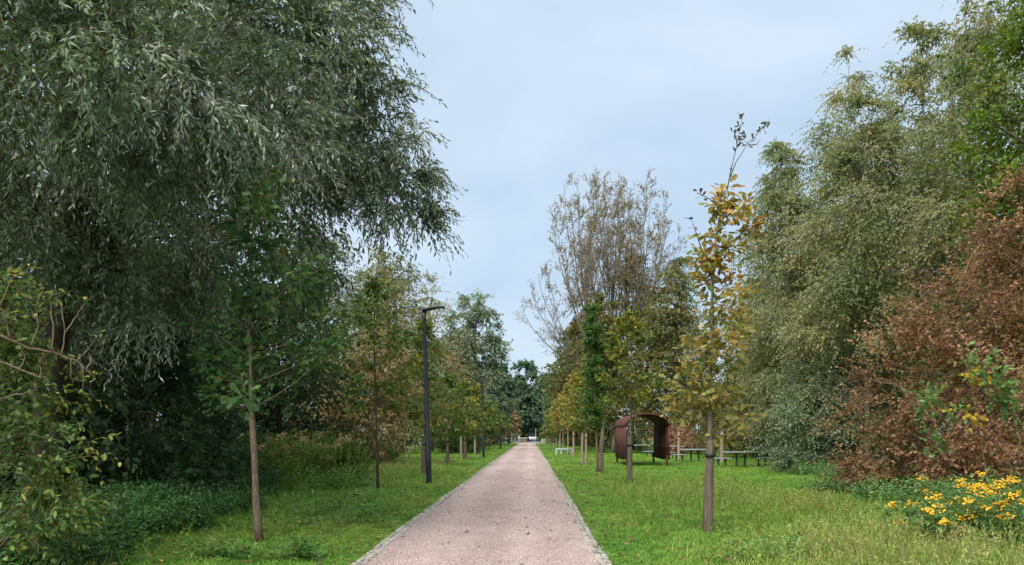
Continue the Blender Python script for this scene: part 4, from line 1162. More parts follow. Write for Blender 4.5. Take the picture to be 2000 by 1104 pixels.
# undergrowth bushes at the left
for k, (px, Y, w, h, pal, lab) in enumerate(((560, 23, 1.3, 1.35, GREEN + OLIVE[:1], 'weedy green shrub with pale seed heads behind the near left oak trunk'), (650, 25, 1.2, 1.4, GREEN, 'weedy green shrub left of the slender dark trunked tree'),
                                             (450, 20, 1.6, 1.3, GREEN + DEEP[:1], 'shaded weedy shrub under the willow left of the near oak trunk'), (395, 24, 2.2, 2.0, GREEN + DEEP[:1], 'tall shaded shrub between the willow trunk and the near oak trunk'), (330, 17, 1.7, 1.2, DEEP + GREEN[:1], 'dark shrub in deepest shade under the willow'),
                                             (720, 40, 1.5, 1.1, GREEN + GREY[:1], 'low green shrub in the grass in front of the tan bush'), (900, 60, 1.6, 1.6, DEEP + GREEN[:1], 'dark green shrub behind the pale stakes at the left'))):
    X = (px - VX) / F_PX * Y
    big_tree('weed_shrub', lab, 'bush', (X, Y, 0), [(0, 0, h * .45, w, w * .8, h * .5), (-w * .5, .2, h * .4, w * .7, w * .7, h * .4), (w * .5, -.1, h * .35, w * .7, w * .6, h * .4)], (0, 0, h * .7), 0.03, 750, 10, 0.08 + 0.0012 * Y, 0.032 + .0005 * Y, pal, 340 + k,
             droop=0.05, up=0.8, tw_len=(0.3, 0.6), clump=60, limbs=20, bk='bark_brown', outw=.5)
# pale seed heads standing over the weedy shrub
for k in range(16):
    rg = np.random.default_rng(900 + k)
    px = 505 + 185 * ((k * 0.618) % 1)
    Y = 22.0 + rg.uniform(0, 2.5)
    X, h = (px - VX) / F_PX * Y, rg.uniform(1.15, 1.6)
    o = thing('seed_plant', 'pale pink seed head on a stalk above the weedy shrub', 'plant', (X, Y, 0), 0, 'pale seed heads over the left shrubs')
    link('stalk', make_mesh('stalk', *tubes(np.array([[0, 0, 0], [.03, 0, h * .5], [.06, 0, h]]), np.array([.008, .007, .005]), 5)), M['stem'], o)
    n = 55
    pp = np.array([.06, 0, h]) + rg.normal(size=(n, 3)) * [.08, .07, .06]
    V, Fs = place_leaves(RHOMB, pp, rg.normal(size=(n, 3)) + [0, 0, .5], rg.normal(size=(n, 3)), np.full(n, .05), np.full(n, .035))
    link('seed_head', make_mesh('seed_head', V, Fs, np.repeat(jitter(rg, np.tile([.36, .27, .21], (n, 1))), 4, 0)), M['leaf'], o)['kind'] = 'stuff'

# near left shrub with bare twisting branches and yellowing leaves
sb = np.array([-6.3, 8.4, 0.0])
def SB(px, py, Y, rx, rz=None):
    return (*(P(px, py, Y) - sb), rx, rx, rz or rx)
big_tree('spindle_shrub', 'near shrub with yellow green leaves at the left picture edge', 'bush', tuple(sb),
         [SB(20, 900, 8.2, .75, .55), SB(100, 950, 8.2, .45, .35), SB(90, 860, 8.3, .4, .3), SB(20, 760, 8.4, .7, .5), SB(120, 800, 8.4, .35, .25), SB(-60, 620, 8.6, .8, .8), SB(30, 1010, 8, .5, .3), SB(110, 1000, 8, .3, .2), SB(120, 740, 8.4, .25, .15)],
         (0.1, 0, 1.9), 0.06, 620, 9, 0.085, 0.042, [((0.08, 0.13, 0.035), 4), ((0.12, 0.16, 0.045), 2.5), ((0.26, 0.26, 0.06), 1.2), ((0.06, 0.10, 0.035), 2.5)], 351, droop=0.3, tw_len=(0.25, 0.5), clump=70, limbs=40, tpl=OVAL, bk='bark_brown', jit=.28)
shrub = bpy.data.objects['spindle_shrub']
g = Geo()
def twig(pts, Y, r0, r1):
    q = np.array([P(x, y, Y + 0.04 * k) - sb for k, (x, y) in enumerate(pts)])
    t = np.linspace(0, 1, len(q))
    tt = np.linspace(0, 1, len(q) * 3)
    q = np.stack([np.interp(tt, t, q[:, k]) for k in range(3)], -1)
    q += np.random.default_rng(int(pts[0][0] * 7 + pts[0][1])).normal(0, .006, q.shape)
    g.add(*tubes(q, np.linspace(r0, r1, len(q)), 6))
twig([(-40, 640), (10, 660), (60, 680), (110, 690), (150, 705), (185, 738)], 8.1, .022, .007)
twig([(-40, 690), (0, 705), (40, 722), (85, 740)], 8.0, .02, .010)
twig([(-20, 790), (30, 772), (70, 762)], 8.0, .014, .006)
for pts in ([(100, 690), (106, 640), (98, 600), (102, 570)], [(120, 692), (128, 650), (118, 590)], [(140, 700), (138, 735), (146, 752)], [(160, 712), (164, 740), (160, 770)], [(150, 704), (166, 690), (190, 655)],
            [(60, 680), (75, 640), (70, 600), (85, 560)], [(80, 740), (78, 715), (85, 690)], [(40, 722), (50, 700), (42, 680)], [(0, 600), (15, 560), (30, 535)], [(128, 650), (150, 615), (165, 590)], [(20, 662), (10, 620), (0, 600)], [(170, 722), (178, 700), (172, 690)]):
    twig(pts, 8.1, .009, .004)
link('bare_branch', g.mesh('bare_branch', True), M['bark_brown'], shrub)
rg = np.random.default_rng(352)
var = [oak_leaf_mesh('leaf', 7000 + k, 1, 0.5, c) for k, c in enumerate(jitter(rg, np.array([[.12, .17, .04], [.32, .30, .07], [.36, .33, .12], [.10, .15, .05], [.2, .24, .06]]), .1))]
spots = [(102, 572), (118, 592), (165, 590), (190, 655), (85, 560), (30, 535), (70, 600), (42, 545), (60, 520), (38, 580), (15, 612), (60, 610), (185, 738), (160, 770), (135, 575), (10, 540), (130, 760), (115, 755), (100, 765)]
cr = [o for o in shrub.children if o.name.startswith('crown')][0]
for x, y in spots:
    for k in range(4):
        p = P(x + rg.normal(0, 6), y + rg.normal(0, 5), 8.15 + rg.normal(0, .05)) - sb
        lo = link('leaf', var[rg.integers(0, 5)], None, cr, tuple(p), tuple(rg.uniform(-3.1, 3.1, 3) * [.25, .3, 1]))
        s = rg.uniform(.06, .09)
        lo.scale = (s, s, s)

# masses of distant wood that close the view on both sides
def wood(name, label, boxes, n, L, W, pal, seed):
    rg = np.random.default_rng(seed)
    B = np.array(boxes, float)
    w = (B[:, 1] - B[:, 0] + B[:, 3] - B[:, 2]) * B[:, 4]
    k = rg.choice(len(B), n, p=w / w.sum())
    x = rg.uniform(B[k, 0], B[k, 1])
    y = rg.uniform(B[k, 2], B[k, 3])
    hh = B[k, 4] * (0.72 + 0.28 * np.sin(x * 0.55 + 2.0 * np.sin(y * 0.3)) * np.cos(y * 0.42))
    z = hh * rg.uniform(0, 1, n) ** 0.8
    st = np.stack([x, y, z + 0.1], -1)
    d = unit(rg.normal(size=(n, 3)) + [0, 0, .2])
    V, Fs, C, tw = sprays(rg, st, d, rg.uniform(.7, 1.6, n), 9, 0.3, L, W, pal)
    V[:, 2] = np.maximum(V[:, 2], 0.02)
    tag(link(name, make_mesh(name, V, Fs, C), M['leaf']), label, 'wood', kind='stuff')
wood('distant_wood', 'shady wood closing the view behind the right trees', [(7, 30, 84, 92, 9), (22, 30, 30, 84, 13), (14, 24, 56, 62, 7), (6, 9, 84, 125, 8), (-16, 16, 205, 214, 14)], 3200, 0.6, 0.4, OLIVE + DEEP[:2], 361)
wood('distant_wood', 'shady wood closing the view behind the left trees', [(-26, -11, 66, 74, 11), (-30, -14, 30, 40, 12), (-14, -8, 80, 130, 9), (-22, -12, 22, 26, 8), (-7, -5.6, 66, 125, 2.2)], 3600, 0.52, 0.34, DEEP + OLIVE[:2], 362)
# ------------------------------------------------------------------ grass, ground cover, loose gravel (instanced stuff)
def blade_tuft(name, seed, n, h, w, spread, lean, cols, seed_heads=0, seg=3):
    rg = np.random.default_rng(seed)
    a = rg.uniform(0, 2 * math.pi, n)
    r = spread * np.sqrt(rg.random(n))
    base = np.stack([r * np.cos(a), r * np.sin(a), np.zeros(n)], -1)
    hd = rg.uniform(0, 2 * math.pi, n)
    out = np.stack([np.cos(hd), np.sin(hd), np.zeros(n)], -1)
    hh = h * rg.uniform(0.5, 1.15, n)
    ln = lean * rg.uniform(0.3, 1.5, n) * hh
    t = np.linspace(0, 1, seg + 1)
    side = np.stack([-np.sin(hd + rg.normal(0, .5, n)), np.cos(hd), np.zeros(n)], -1)
    ctr = base[:, None] + out[:, None] * (ln[:, None] * t ** 2)[..., None] + np.array([0, 0, 1.0]) * (hh[:, None] * (t - 0.22 * lean * t ** 2))[..., None]
    wd = (w * (1 - t ** 1.8) + 0.0004)
    Lf = ctr - side[:, None] * wd[None, :, None] / 2
    Rt = ctr + side[:, None] * wd[None, :, None] / 2
    V = np.stack([Lf, Rt], 2).reshape(-1, 3)
    k = (np.arange(n) * (seg + 1) * 2)[:, None] + np.arange(seg)[None] * 2
    F = np.stack([k, k + 1, k + 3, k + 2], -1).reshape(-1, 4)
    c = jitter(rg, pick_colors(rg, n, cols), 0.2)
    g = Geo()
    g.add(V, [F], np.repeat(c, (seg + 1) * 2, 0))
    if seed_heads:
        for q in range(seed_heads):
            j = rg.integers(0, n)
            m_ = 10
            tip = ctr[j, -1] * 1.1
            pos = tip[None] + rg.normal(size=(m_, 3)) * [.012, .012, .04]
            V2, F2 = place_leaves(RHOMB, pos, rg.normal(size=(m_, 3)) * .4 + [0, 0, 1], rg.normal(size=(m_, 3)), np.full(m_, .035), np.full(m_, .014))
            g.add(V2, F2, jitter(rg, np.tile([1.25, .95, .8], (m_ * 4, 1)), .1))
    me = g.mesh(name)
    me.materials.append(M['grass'])
    return bpy.data.objects.new(name, me)

def leafy_tuft(name, seed, n, h, L, W, cols, tpl=OVAL, spread=0.1):
    rg = np.random.default_rng(seed)
    pos = np.stack([rg.normal(0, spread, n), rg.normal(0, spread, n), h * rg.uniform(0.1, 1, n)], -1)
    d = rg.normal(size=(n, 3)) * [1, 1, .35] + [0, 0, .15]
    V, Fs = place_leaves(tpl, pos, d, rg.normal(size=(n, 3)) * .4 + [0, 0, 1], L * rg.uniform(.6, 1.2, n), W * rg.uniform(.7, 1.2, n))
    g = Geo()
    g.add(V, Fs, np.repeat(jitter(rg, pick_colors(rg, n, cols), .22), len(tpl[0]), 0))
    me = g.mesh(name)
    me.materials.append(M['grass'])
    return bpy.data.objects.new(name, me)

def pebble(name, seed):
    rg = np.random.default_rng(seed)
    bm = bmesh.new()
    bmesh.ops.create_icosphere(bm, subdivisions=1, radius=0.5)
    for v in bm.verts:
        v.co = Vector((v.co.x * 1.0, v.co.y * 0.8, v.co.z * 0.6)) * rg.uniform(.8, 1.15)
    me = bpy.data.meshes.new(name)
    bm.to_mesh(me)
    bm.free()
    a = me.attributes.new('Col', 'FLOAT_COLOR', 'POINT')
    a.data.foreach_set('color', np.ones(len(me.vertices) * 4, np.float32))
    me.materials.append(M['pebble'])
    return bpy.data.objects.new(name, me)

def scatter(name, label, cat, pts, rot, scl, tint, idx, sources, kind='stuff'):
    """One object whose points each carry one of the source tufts (geometry nodes)."""
    me = bpy.data.meshes.new(name)
    me.vertices.add(len(pts))
    me.vertices.foreach_set('co', np.asarray(pts, np.float32).ravel())
    for nm, ty, data, key in (('rot', 'FLOAT_VECTOR', rot, 'vector'), ('scl', 'FLOAT_VECTOR', scl, 'vector'), ('idx', 'INT', idx, 'value')):
        a = me.attributes.new(nm, ty, 'POINT')
        a.data.foreach_set(key, np.asarray(data, np.int32 if ty == 'INT' else np.float32).ravel())
    a = me.attributes.new('tint', 'FLOAT_COLOR', 'POINT')
    c = np.ones((len(pts), 4), np.float32)
    c[:, :3] = tint
    a.data.foreach_set('color', c.ravel())
    o = tag(link(name, me), label, cat, kind=kind)
    nt = bpy.data.node_groups.new(name, 'GeometryNodeTree')
    nt.interface.new_socket('Geometry', in_out='INPUT', socket_type='NodeSocketGeometry')
    nt.interface.new_socket('Geometry', in_out='OUTPUT', socket_type='NodeSocketGeometry')
    N, Lk = nt.nodes, nt.links
    gi, go = N.new('NodeGroupInput'), N.new('NodeGroupOutput')
    join = N.new('GeometryNodeJoinGeometry')
    for s in reversed(sources):
        oi = N.new('GeometryNodeObjectInfo')
        oi.inputs['Object'].default_value = s
        oi.inputs['As Instance'].default_value = False
        ti = N.new('GeometryNodeGeometryToInstance')
        Lk.new(oi.outputs['Geometry'], ti.inputs[0])
        Lk.new(ti.outputs[0], join.inputs[0])
    iop = N.new('GeometryNodeInstanceOnPoints')
    iop.inputs['Pick Instance'].default_value = True
    def attr(nm, ty):
        q = N.new('GeometryNodeInputNamedAttribute')
        q.data_type = ty
        q.inputs['Name'].default_value = nm
        return q.outputs['Attribute']
    e2r = N.new('FunctionNodeEulerToRotation')
    Lk.new(attr('rot', 'FLOAT_VECTOR'), e2r.inputs[0])
    Lk.new(gi.outputs[0], iop.inputs['Points'])
    Lk.new(join.outputs[0], iop.inputs['Instance'])
    Lk.new(attr('idx', 'INT'), iop.inputs['Instance Index'])
    Lk.new(e2r.outputs[0], iop.inputs['Rotation'])
    Lk.new(attr('scl', 'FLOAT_VECTOR'), iop.inputs['Scale'])
    Lk.new(iop.outputs[0], go.inputs[0])
    md = o.modifiers.new('scatter', 'NODES')
    md.node_group = nt
    return o

def smooth_noise(x, y, s, seed):
    rg = np.random.default_rng(seed)
    v = np.zeros_like(x)
    for k in range(6):
        a, ph = rg.uniform(0, 2 * math.pi), rg.uniform(0, 6.28)
        f = s * rg.uniform(.6, 1.7)
        v += np.sin((x * math.cos(a) + y * math.sin(a)) * f + ph)
    return v / 6 * 1.6

W1 = [((1, 1, 1), 4), ((1.25, 1.15, .9), 2), ((.75, .85, .8), 2)]
WD = [((1, 1, 1), 3), ((1.35, 1.1, .9), 2), ((.8, .75, .6), 1)]
T_SHORT = [blade_tuft('turf', 1000 + k, 22, 0.085, 0.0075, 0.075, 0.75, W1) for k in range(4)]
T_MID = [blade_tuft('grass_clump', 1010 + k, 20, 0.16, 0.0085, 0.07, 0.75, W1) for k in range(3)]
T_TALL = [blade_tuft('tall_grass', 1020 + k, 16, 0.31, 0.0075, 0.06, 0.6, WD, seed_heads=2) for k in range(3)]
T_WEED = [leafy_tuft('clover', 1030 + k, 12, 0.07, 0.05, 0.032, W1, spread=0.07) for k in range(2)]
SRC = T_SHORT + T_MID + T_TALL + T_WEED

def lawn(name, label, x0, x1, zones, seed, tallfun, dens=1.0):
    rg = np.random.default_rng(seed)
    PX, SC, TI, IX = [], [], [], []
    for (ya, yb, dn, sc) in zones:
        xa, xb = x0(yb), x1(yb)
        n = int(abs(xb - xa) * (yb - ya) * dn * dens)
        x, y = rg.uniform(xa, xb, n), rg.uniform(ya, yb, n)
        edge = np.minimum(np.abs(x - PL), np.abs(x - PR))
        tall = tallfun(x, y)                                  # 0 mown .. 1 meadow
        tall = np.clip(tall + rg.normal(0, .12, n), 0, 1) * np.clip((edge - .25) / .9, 0, 1)
        for bx_, by_ in ((2.85, 11.7), (-3.96, 10.8), (-4.27, 20.6), (3.08, 22.8), (-3.18, 23.2), (-4.03, 27.9), (2.9, 29.9)):
            tall = tall * np.clip((np.hypot(x - bx_, (y - by_) * .7) - .25) / .5, 0, 1)
        u = rg.random(n)
        typ = np.where(u < tall * .27, rg.integers(7, 10, n), np.where(u < tall * .27 + .2 + tall * .5, rg.integers(4, 7, n), np.where(rg.random(n) < .16, rg.integers(10, 12, n), rg.integers(0, 4, n))))
        s = sc * rg.uniform(.75, 1.25, n)
        mown = np.clip(edge / 0.5, .4, 1)
        sz = s / sc ** .62 * np.where(y > 30, .62, 1) * rg.uniform(.7, 1.2, n) * np.where(typ >= 4, .55 + .6 * tall, 1.0) * mown
        patch = smooth_noise(x, y, 1.1, 5) * .5 + smooth_noise(x, y, 4.0, 6) * .5
        g0 = np.array([0.095, 0.225, 0.025])
        g1 = np.array([0.195, 0.285, 0.045])
        dry = np.array([0.29, 0.26, 0.105])
        m = np.clip(.5 + .5 * patch, 0, 1)[:, None]
        c = g0 * (1 - m) + g1 * m
        dm = (np.clip(tall * 1.15 - .25, 0, 1) * rg.uniform(0, 1, n) * np.where((typ >= 7) & (typ < 10), 1.3, .6)).clip(0, 1)[:, None]
        c = c * (1 - dm) + dry * dm
        c = jitter(rg, c, .16)
        PX.append(np.stack([x, y, np.zeros(n)], -1))
        SC.append(np.stack([s, s, sz], -1))
        TI.append(c)
        IX.append(typ)
    p = np.concatenate(PX)
    rot = np.stack([rg.normal(0, .1, len(p)), rg.normal(0, .1, len(p)), rg.uniform(0, 6.28, len(p))], -1)
    return scatter(name, label, 'grass', p, rot, np.concatenate(SC), np.concatenate(TI), np.concatenate(IX), SRC)

ZONES = [(6.5, 12, 330, 1.0), (12, 18, 210, 1.15), (18, 28, 110, 1.4), (28, 42, 55, 1.8), (42, 65, 24, 2.3), (65, 100, 10, 3.0), (100, 131, 6, 3.4)]
def tall_right(x, y):
    t = np.exp(-((x - 4.5) / 2.6) ** 2) * np.clip((28 - y) / 8, 0, 1) * .8
    t += np.clip((x - 3.5) / 3, 0, 1) * np.clip((20 - y) / 6, 0, 1) * .22 * np.clip((7.5 - x) / 2, .2, 1)
    return np.clip(t * (0.75 + .6 * smooth_noise(x, y, .8, 21)), 0, 1)
def tall_left(x, y):
    t = np.exp(-((y - 37) / 9) ** 2) * np.clip((-3.4 - x) / 1.2, 0, 1) * .9
    t += .12 + .2 * np.clip((-5 - x) / 2, 0, 1)
    return np.clip(t * (0.8 + .5 * smooth_noise(x, y, .8, 22)), 0, 1)
lawn('lawn_grass', 'green grass with dry meadow patches right of the path', lambda y: PR - .03, lambda y: min(1.2 + y * .62, 16), ZONES, 51, tall_right)
lawn('lawn_grass', 'shaded green lawn grass left of the path', lambda y: max(-1.5 - y * .62, -13), lambda y: PL + .03, ZONES, 52, tall_left)

# nettles and leafy ground cover
NETL = [leafy_tuft('nettle', 1040 + k, 70, 0.5, 0.085, 0.04, [((1, 1, 1), 3), ((1.3, 1.25, 1.1), 1), ((.7, .75, .7), 1)], spread=0.13) for k in range(3)]
def cover(name, label, spots, tint, seed, jit=.2):
    rg = np.random.default_rng(seed)
    pts = []
    for x, y, rx, ry, n in spots:
        a, r = rg.uniform(0, 6.28, n), np.sqrt(rg.random(n))
        pts.append(np.stack([x + rx * r * np.cos(a), y + ry * r * np.sin(a), np.zeros(n)], -1))
    p = np.concatenate(pts)
    n = len(p)
    s = rg.uniform(.5, 1.05, (n, 1)) * np.ones((1, 3))
    s[:, 2] *= rg.uniform(.4, 1.5, n) * np.where(p[:, 1] < 9.6, .6, 1)
    return scatter(name, label, 'ground cover', p, np.stack([rg.normal(0, .12, n), rg.normal(0, .12, n), rg.uniform(0, 6.28, n)], -1), s, jitter(rg, np.tile(tint, (n, 1)), jit), rg.integers(0, 3, n), NETL)
cover('nettle_cover', 'dark nettles and weeds under the willow at the left', [(-6.9, 9.8, 1.7, 1.3, 420), (-7.0, 12.0, 1.7, 1.6, 420), (-7.6, 14.8, 2.1, 2.2, 480), (-8.8, 18.5, 2.4, 2.6, 420), (-5.9, 8.8, 1.0, .5, 120)], [.062, .135, .045], 61)
cover('weed_cover', 'leafy weeds in the grass at the right front and under the bushes', [(2.95, 9.0, .5, .25, 20), (3.7, 9.1, .5, .25, 14), (9.3, 16.2, 2.2, 1.2, 260), (11.2, 15.5, 1.6, 1.2, 160), (8.6, 19.6, 1.5, .8, 130), (11.6, 28.2, 1.7, 1.2, 200), (12.0, 26.3, 1.6, 1.6, 140)], [.10, .19, .055], 62)
cover('dock_cover', 'leafy weeds scattered in the left lawn', [(-3.0, 12.6, .8, .6, 9), (-3.4, 14.2, .7, .9, 10), (-3.5, 9.2, .9, .3, 22), (-6.3, 21.5, 1.6, 1.6, 120)], [.08, .17, .035], 63)

# loose stones on the path
m, n, l, b = new_mat('pebble')
a = n.new('ShaderNodeAttribute')
a.attribute_name = 'tint'
a.attribute_type = 'INSTANCER'
l.new(a.outputs['Color'], b.inputs['Base Color'])
b.inputs['Roughness'].default_value = 0.9
M['pebble'] = m
PEB = [pebble('stone', 1050 + k) for k in range(3)]
rg = np.random.default_rng(64)
PXs = []
for ya, yb, dn in ((6.5, 11, 1100), (11, 16, 450), (16, 26, 100)):
    n_ = int((PR - PL - .3) * (yb - ya) * dn)
    PXs.append(np.stack([rg.uniform(PL + .16, PR - .16, n_), rg.uniform(ya, yb, n_)], -1))
p2 = np.concatenate(PXs)
p = np.concatenate([p2, (0.015 + 0.028 * (1 - ((p2[:, :1] + 0.6) / 1.5) ** 2))], 1)
n_ = len(p)
s = (0.006 + 0.014 * rg.random(n_) ** 2)[:, None] * (1 + 0.05 * (p[:, 1:2] - 7)) * np.ones((1, 3))
tc_ = jitter(rg, pick_colors(rg, n_, [((.36, .28, .255), 4), ((.27, .205, .185), 3), ((.46, .38, .35), 2), ((.16, .13, .12), .6)]), .15)
scatter('loose_gravel', 'loose pinkish gravel stones on the path', 'gravel', p, rg.uniform(0, 6.28, (n_, 3)), s, tc_, rg.integers(0, 3, n_), PEB)

# fallen leaves
rg = np.random.default_rng(65)
n_ = 3600
x = rg.uniform(PL - 3.0, PR + 3.2, n_)
y = 7 + 26 * rg.random(n_) ** 1.3
on = (x > PL + .1) & (x < PR - .1)
keep = ~on | (rg.random(n_) < .12)
x, y, on = x[keep], y[keep], on[keep]
n_ = len(x)
z = np.where(on, .012 + .028 * (1 - ((x + .6) / 1.5) ** 2) + .012, rg.uniform(.06, .16, n_))
V, Fs = place_leaves(OVAL, np.stack([x, y, z], -1), rg.normal(size=(n_, 3)) * [1, 1, .15], rg.normal(size=(n_, 3)) * .3 + [0, 0, 1], rg.uniform(.05, .1, n_), rg.uniform(.03, .06, n_))
tag(link('fallen_leaves', make_mesh('fallen_leaves', V, Fs, np.repeat(jitter(rg, pick_colors(rg, n_, [((.12, .075, .04), 4), ((.26, .17, .07), 3), ((.07, .05, .035), 2)]), .2), len(OVAL[0]), 0)), M['leaf']), 'dry fallen leaves on the path and lawn', 'leaves', kind='stuff')

# ------------------------------------------------------------------ yellow flowering plants at the right front
def flower_plant(label, X, Y, h, heads, seed, spread=.35):
    rg = np.random.default_rng(seed)
    o = thing('tansy_plant', label, 'plant', (X, Y, 0), 0, 'yellow flowering plants at the right front')
    g = Geo()
    tips = []
    for k in range(heads):
        a, r = rg.uniform(0, 6.28), spread * math.sqrt(rg.random())
        tip = np.array([r * math.cos(a), r * math.sin(a), h * rg.uniform(.5, 1.05)])
        b0 = tip * [.3, .3, 0]
        g.add(*tubes(bez(b0, (b0 + tip) / 2 * [1, 1, 1.15], tip, 6), np.linspace(.007, .004, 6), 5))
        tips.append(tip)
    link('stems', g.mesh('stems'), M['stem'], o)
    st = np.array(tips)[rg.integers(0, heads, 150)] * np.stack([rg.uniform(.3, 1.3, 150), rg.uniform(.3, 1.3, 150), rg.uniform(.05, .95, 150)], -1)
    V, Fs, C, _ = sprays(rg, st, unit(rg.normal(size=(150, 3)) + [0, 0, .5]), rg.uniform(.15, .3, 150), 9, .2, .085, .026, [((.085, .16, .05), 3), ((.12, .20, .06), 2), ((.16, .2, .07), 1)])
    V[:, 2] = np.maximum(V[:, 2], .01)
    link('foliage', make_mesh('foliage', V, Fs, C), M['leaf'], o)
    for tip in tips:
        m_ = rg.integers(9, 16)
        pos = tip + rg.normal(size=(m_, 3)) * [.04, .04, .02]
        gg = Geo()
        for q in pos:
            k = 8
            a = np.linspace(0, 6.28, k, endpoint=False)
            rr = rg.uniform(.014, .025)
            tl = rg.normal(0, .25, 2)
            ring = np.stack([np.cos(a) * rr, np.sin(a) * rr, np.cos(a) * tl[0] * rr + np.sin(a) * tl[1] * rr], -1)
            V = np.concatenate([q + ring, q + ring * .75 + [0, 0, -.012], [q + [0, 0, .008]]])
            kk = np.arange(k)
            gg.add(V, [np.stack([kk, (kk + 1) % k, np.full(k, 2 * k)], -1), np.stack([kk, kk + k, (kk + 1) % k + k, (kk + 1) % k], -1)])
        link('flower_head', gg.mesh('flower_head'), M['yellow'], o)['kind'] = 'stuff'
FL = [(1812, 962, 11.9, 5, 'leftmost back'), (1862, 975, 12.2, 9, 'second back'), (1900, 955, 12.0, 12, 'tall back middle'), (1950, 950, 11.8, 15, 'tall back right'), (1990, 965, 11.6, 12, 'back right edge'), (1930, 975, 11.3, 13, 'full middle'),
      (1785, 1018, 10.0, 5, 'lone left front'), (1850, 1022, 9.7, 6, 'low front left'), (1880, 1000, 9.9, 8, 'front middle'), (1905, 985, 10.1, 11, 'front centre right'), (1955, 1005, 9.7, 7, 'sparse front right'), (1998, 1000, 9.5, 10, 'front right edge')]
for k, (px, py, Y, hd, w) in enumerate(FL):
    p = P(px, py, Y)
    flower_plant('%s plant of the yellow button flowers in the grass' % w, p[0], Y, max(.42, p[2] + .2), hd, 700 + k, .3)

# ------------------------------------------------------------------ things at the far end of the path
o = thing('info_board', 'pale information board left of the far path end', 'sign', (-5.2, 128, 0))
link('panel', bevel_box('panel', (0, 0, 1.35), (0.95, 0.08, 1.9), 0.02), M['info'], o)
for s in (-1, 1):
    link('post', bevel_box('post', (s * .52, 0, 1.1), (.07, .07, 2.4), .01), M['lamp'], o)
o = thing('gate_hoop', 'white tall hooked tube post beside the far barrier', 'post', (-2.35, 134, 0))
link('tube', make_mesh('tube', *tubes(np.array([[-.35, 0, 1.35], [-.02, 0, 1.37], [.0, 0, 1.45], [0, 0, 3.4], [-.06, 0, 3.52], [-.5, 0, 3.53]]), np.full(6, .075), 8), smooth=True), M['white'], o)
link('foot', make_mesh('foot', *tubes(np.array([[-.35, 0, -.05], [-.35, 0, 1.36]]), np.full(2, .06), 8)), M['white'], o)
o = thing('notice_sign', 'small white square sign with blue print by the far barrier', 'sign', (-2.75, 131.5, 0))
link('plate', bevel_box('plate', (0, 0, 1.35), (.55, .03, .8), .006), M['white'], o)
link('print', bevel_box('print', (0, -.02, 1.25), (.28, .008, .3), .002), M['blue'], o)
link('post', bevel_box('post', (.2, .035, .7), (.06, .04, 1.5), .005), M['galv'], o)
o = thing('rail_gate', 'horizontal white rail left of the far barrier', 'barrier', (-5.0, 133, 0))
link('rail', bevel_box('rail', (0.4, 0, .85), (2.6, .06, .09), .01), M['white'], o)
for x in (-.8, .5, 1.6):
    link('post', bevel_box('post', (x, .06, .45), (.08, .06, 1.0), .01), M['galv'], o)
o = thing('barrier', 'long low barrier with white top bar across the far path end', 'barrier', (-0.8, 138.6, 0))
link('bar', bevel_box('bar', (-.1, 0, .92), (3.0, .08, .09), .01), M['white'], o)
link('panel', bevel_box('panel', (-.6, .07, .5), (1.4, .04, .7), .01), M['bark_brown'], o)
for x in (-1.5, -.1, 1.35):
    link('post', bevel_box('post', (x, .1, .45), (.1, .08, 1.0), .01), M['galv'], o)
o = thing('bollard', 'pale yellow bollard behind the far barrier', 'bollard', (-2.3, 150, 0))
link('post', make_mesh('post', *tubes(np.array([[0, 0, 0], [0, 0, 1.25], [0, 0, 1.35]]), np.array([.13, .13, .07]), 10)), M['cream'], o)
o = thing('marker_pole', 'slim white pole at the right of the far path end', 'pole', (0.95, 132.5, 0))
link('shaft', make_mesh('shaft', *tubes(np.array([[0, 0, -.05], [0, 0, 2.6], [0, 0, 2.65]]), np.array([.04, .036, .02]), 8)), M['white'], o)
link('foot', bevel_box('foot', (0, 0, .05), (.25, .25, .12), .02), M['galv'], o)
o = thing('stone_planter', 'cream stone block planter right of the far path end', 'planter', (2.35, 126.5, 0))
link('trough', bevel_box('trough', (0, 0, .42), (.95, .8, .9), .04, 2), M['cream'], o)
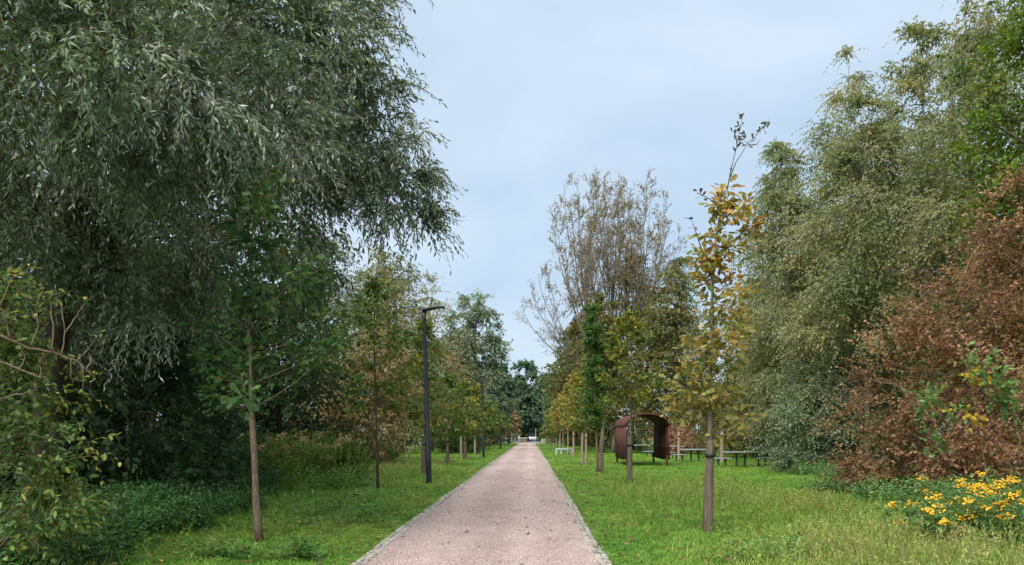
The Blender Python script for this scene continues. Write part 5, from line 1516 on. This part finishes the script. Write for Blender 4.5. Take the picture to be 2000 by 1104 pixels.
link('soil', bevel_box('soil', (0, 0, .875), (.8, .65, .04), .01), M['bark_dark'], o)
o = thing('gate_pillar', 'white square pillar right of the stone planter', 'pillar', (3.1, 131, 0))
link('shaft', bevel_box('shaft', (0, 0, .7), (.42, .42, 1.5), .03), M['white'], o)
link('cap', bevel_box('cap', (0, 0, 1.5), (.52, .52, .1), .02), M['cream'], o)

car = thing('parked_car', 'white car facing the camera beyond the far barrier', 'car', (0.55, 178, 0))
def loft(secs):
    n = len(secs[0])
    V = np.concatenate([np.array(s, float) for s in secs])
    k = np.arange(n)
    Fs = [np.stack([i * n + k, i * n + (k + 1) % n, (i + 1) * n + (k + 1) % n, (i + 1) * n + k], -1) for i in range(len(secs) - 1)]
    return V, Fs + [np.arange(n)[None, ::-1], (len(secs) - 1) * n + np.arange(n)[None]]
def sec(y, hw_, z0, z1, z2, tw):
    return [(-hw_, y, z0), (hw_, y, z0), (hw_ * 1.02, y, z1), (tw, y, z2), (-tw, y, z2), (-hw_ * 1.02, y, z1)]
link('body', make_mesh('body', *loft([sec(-2.1, .78, .3, .6, .72, .7), sec(-1.9, .86, .22, .68, .86, .76), sec(-.9, .89, .2, .86, 1.0, .8), sec(-.1, .89, .2, .9, 1.5, .62), sec(1.3, .89, .2, .92, 1.52, .62), sec(2.05, .84, .3, .9, 1.05, .7)])), M['carwhite'], car)
link('windscreen', make_mesh('windscreen', np.array([(-.72, -.87, 1.04), (.72, -.87, 1.04), (.57, -.2, 1.47), (-.57, -.2, 1.47)]) + [0, -.03, .01], [np.array([[0, 1, 2, 3]])]), M['glassdark'], car)
link('grille', bevel_box('grille', (0, -2.09, .5), (.7, .05, .16), .01), M['rubber'], car)
for s in (-1, 1):
    link('headlight', bevel_box('headlight', (s * .6, -2.03, .68), (.3, .12, .12), .03), M['lamp_glass'], car)
    for y in (-1.3, 1.3):
        link('wheel', make_mesh('wheel', *tubes(np.array([[s * .72, y, .32], [s * .91, y, .32]]), np.full(2, .32), 16)), M['rubber'], car)
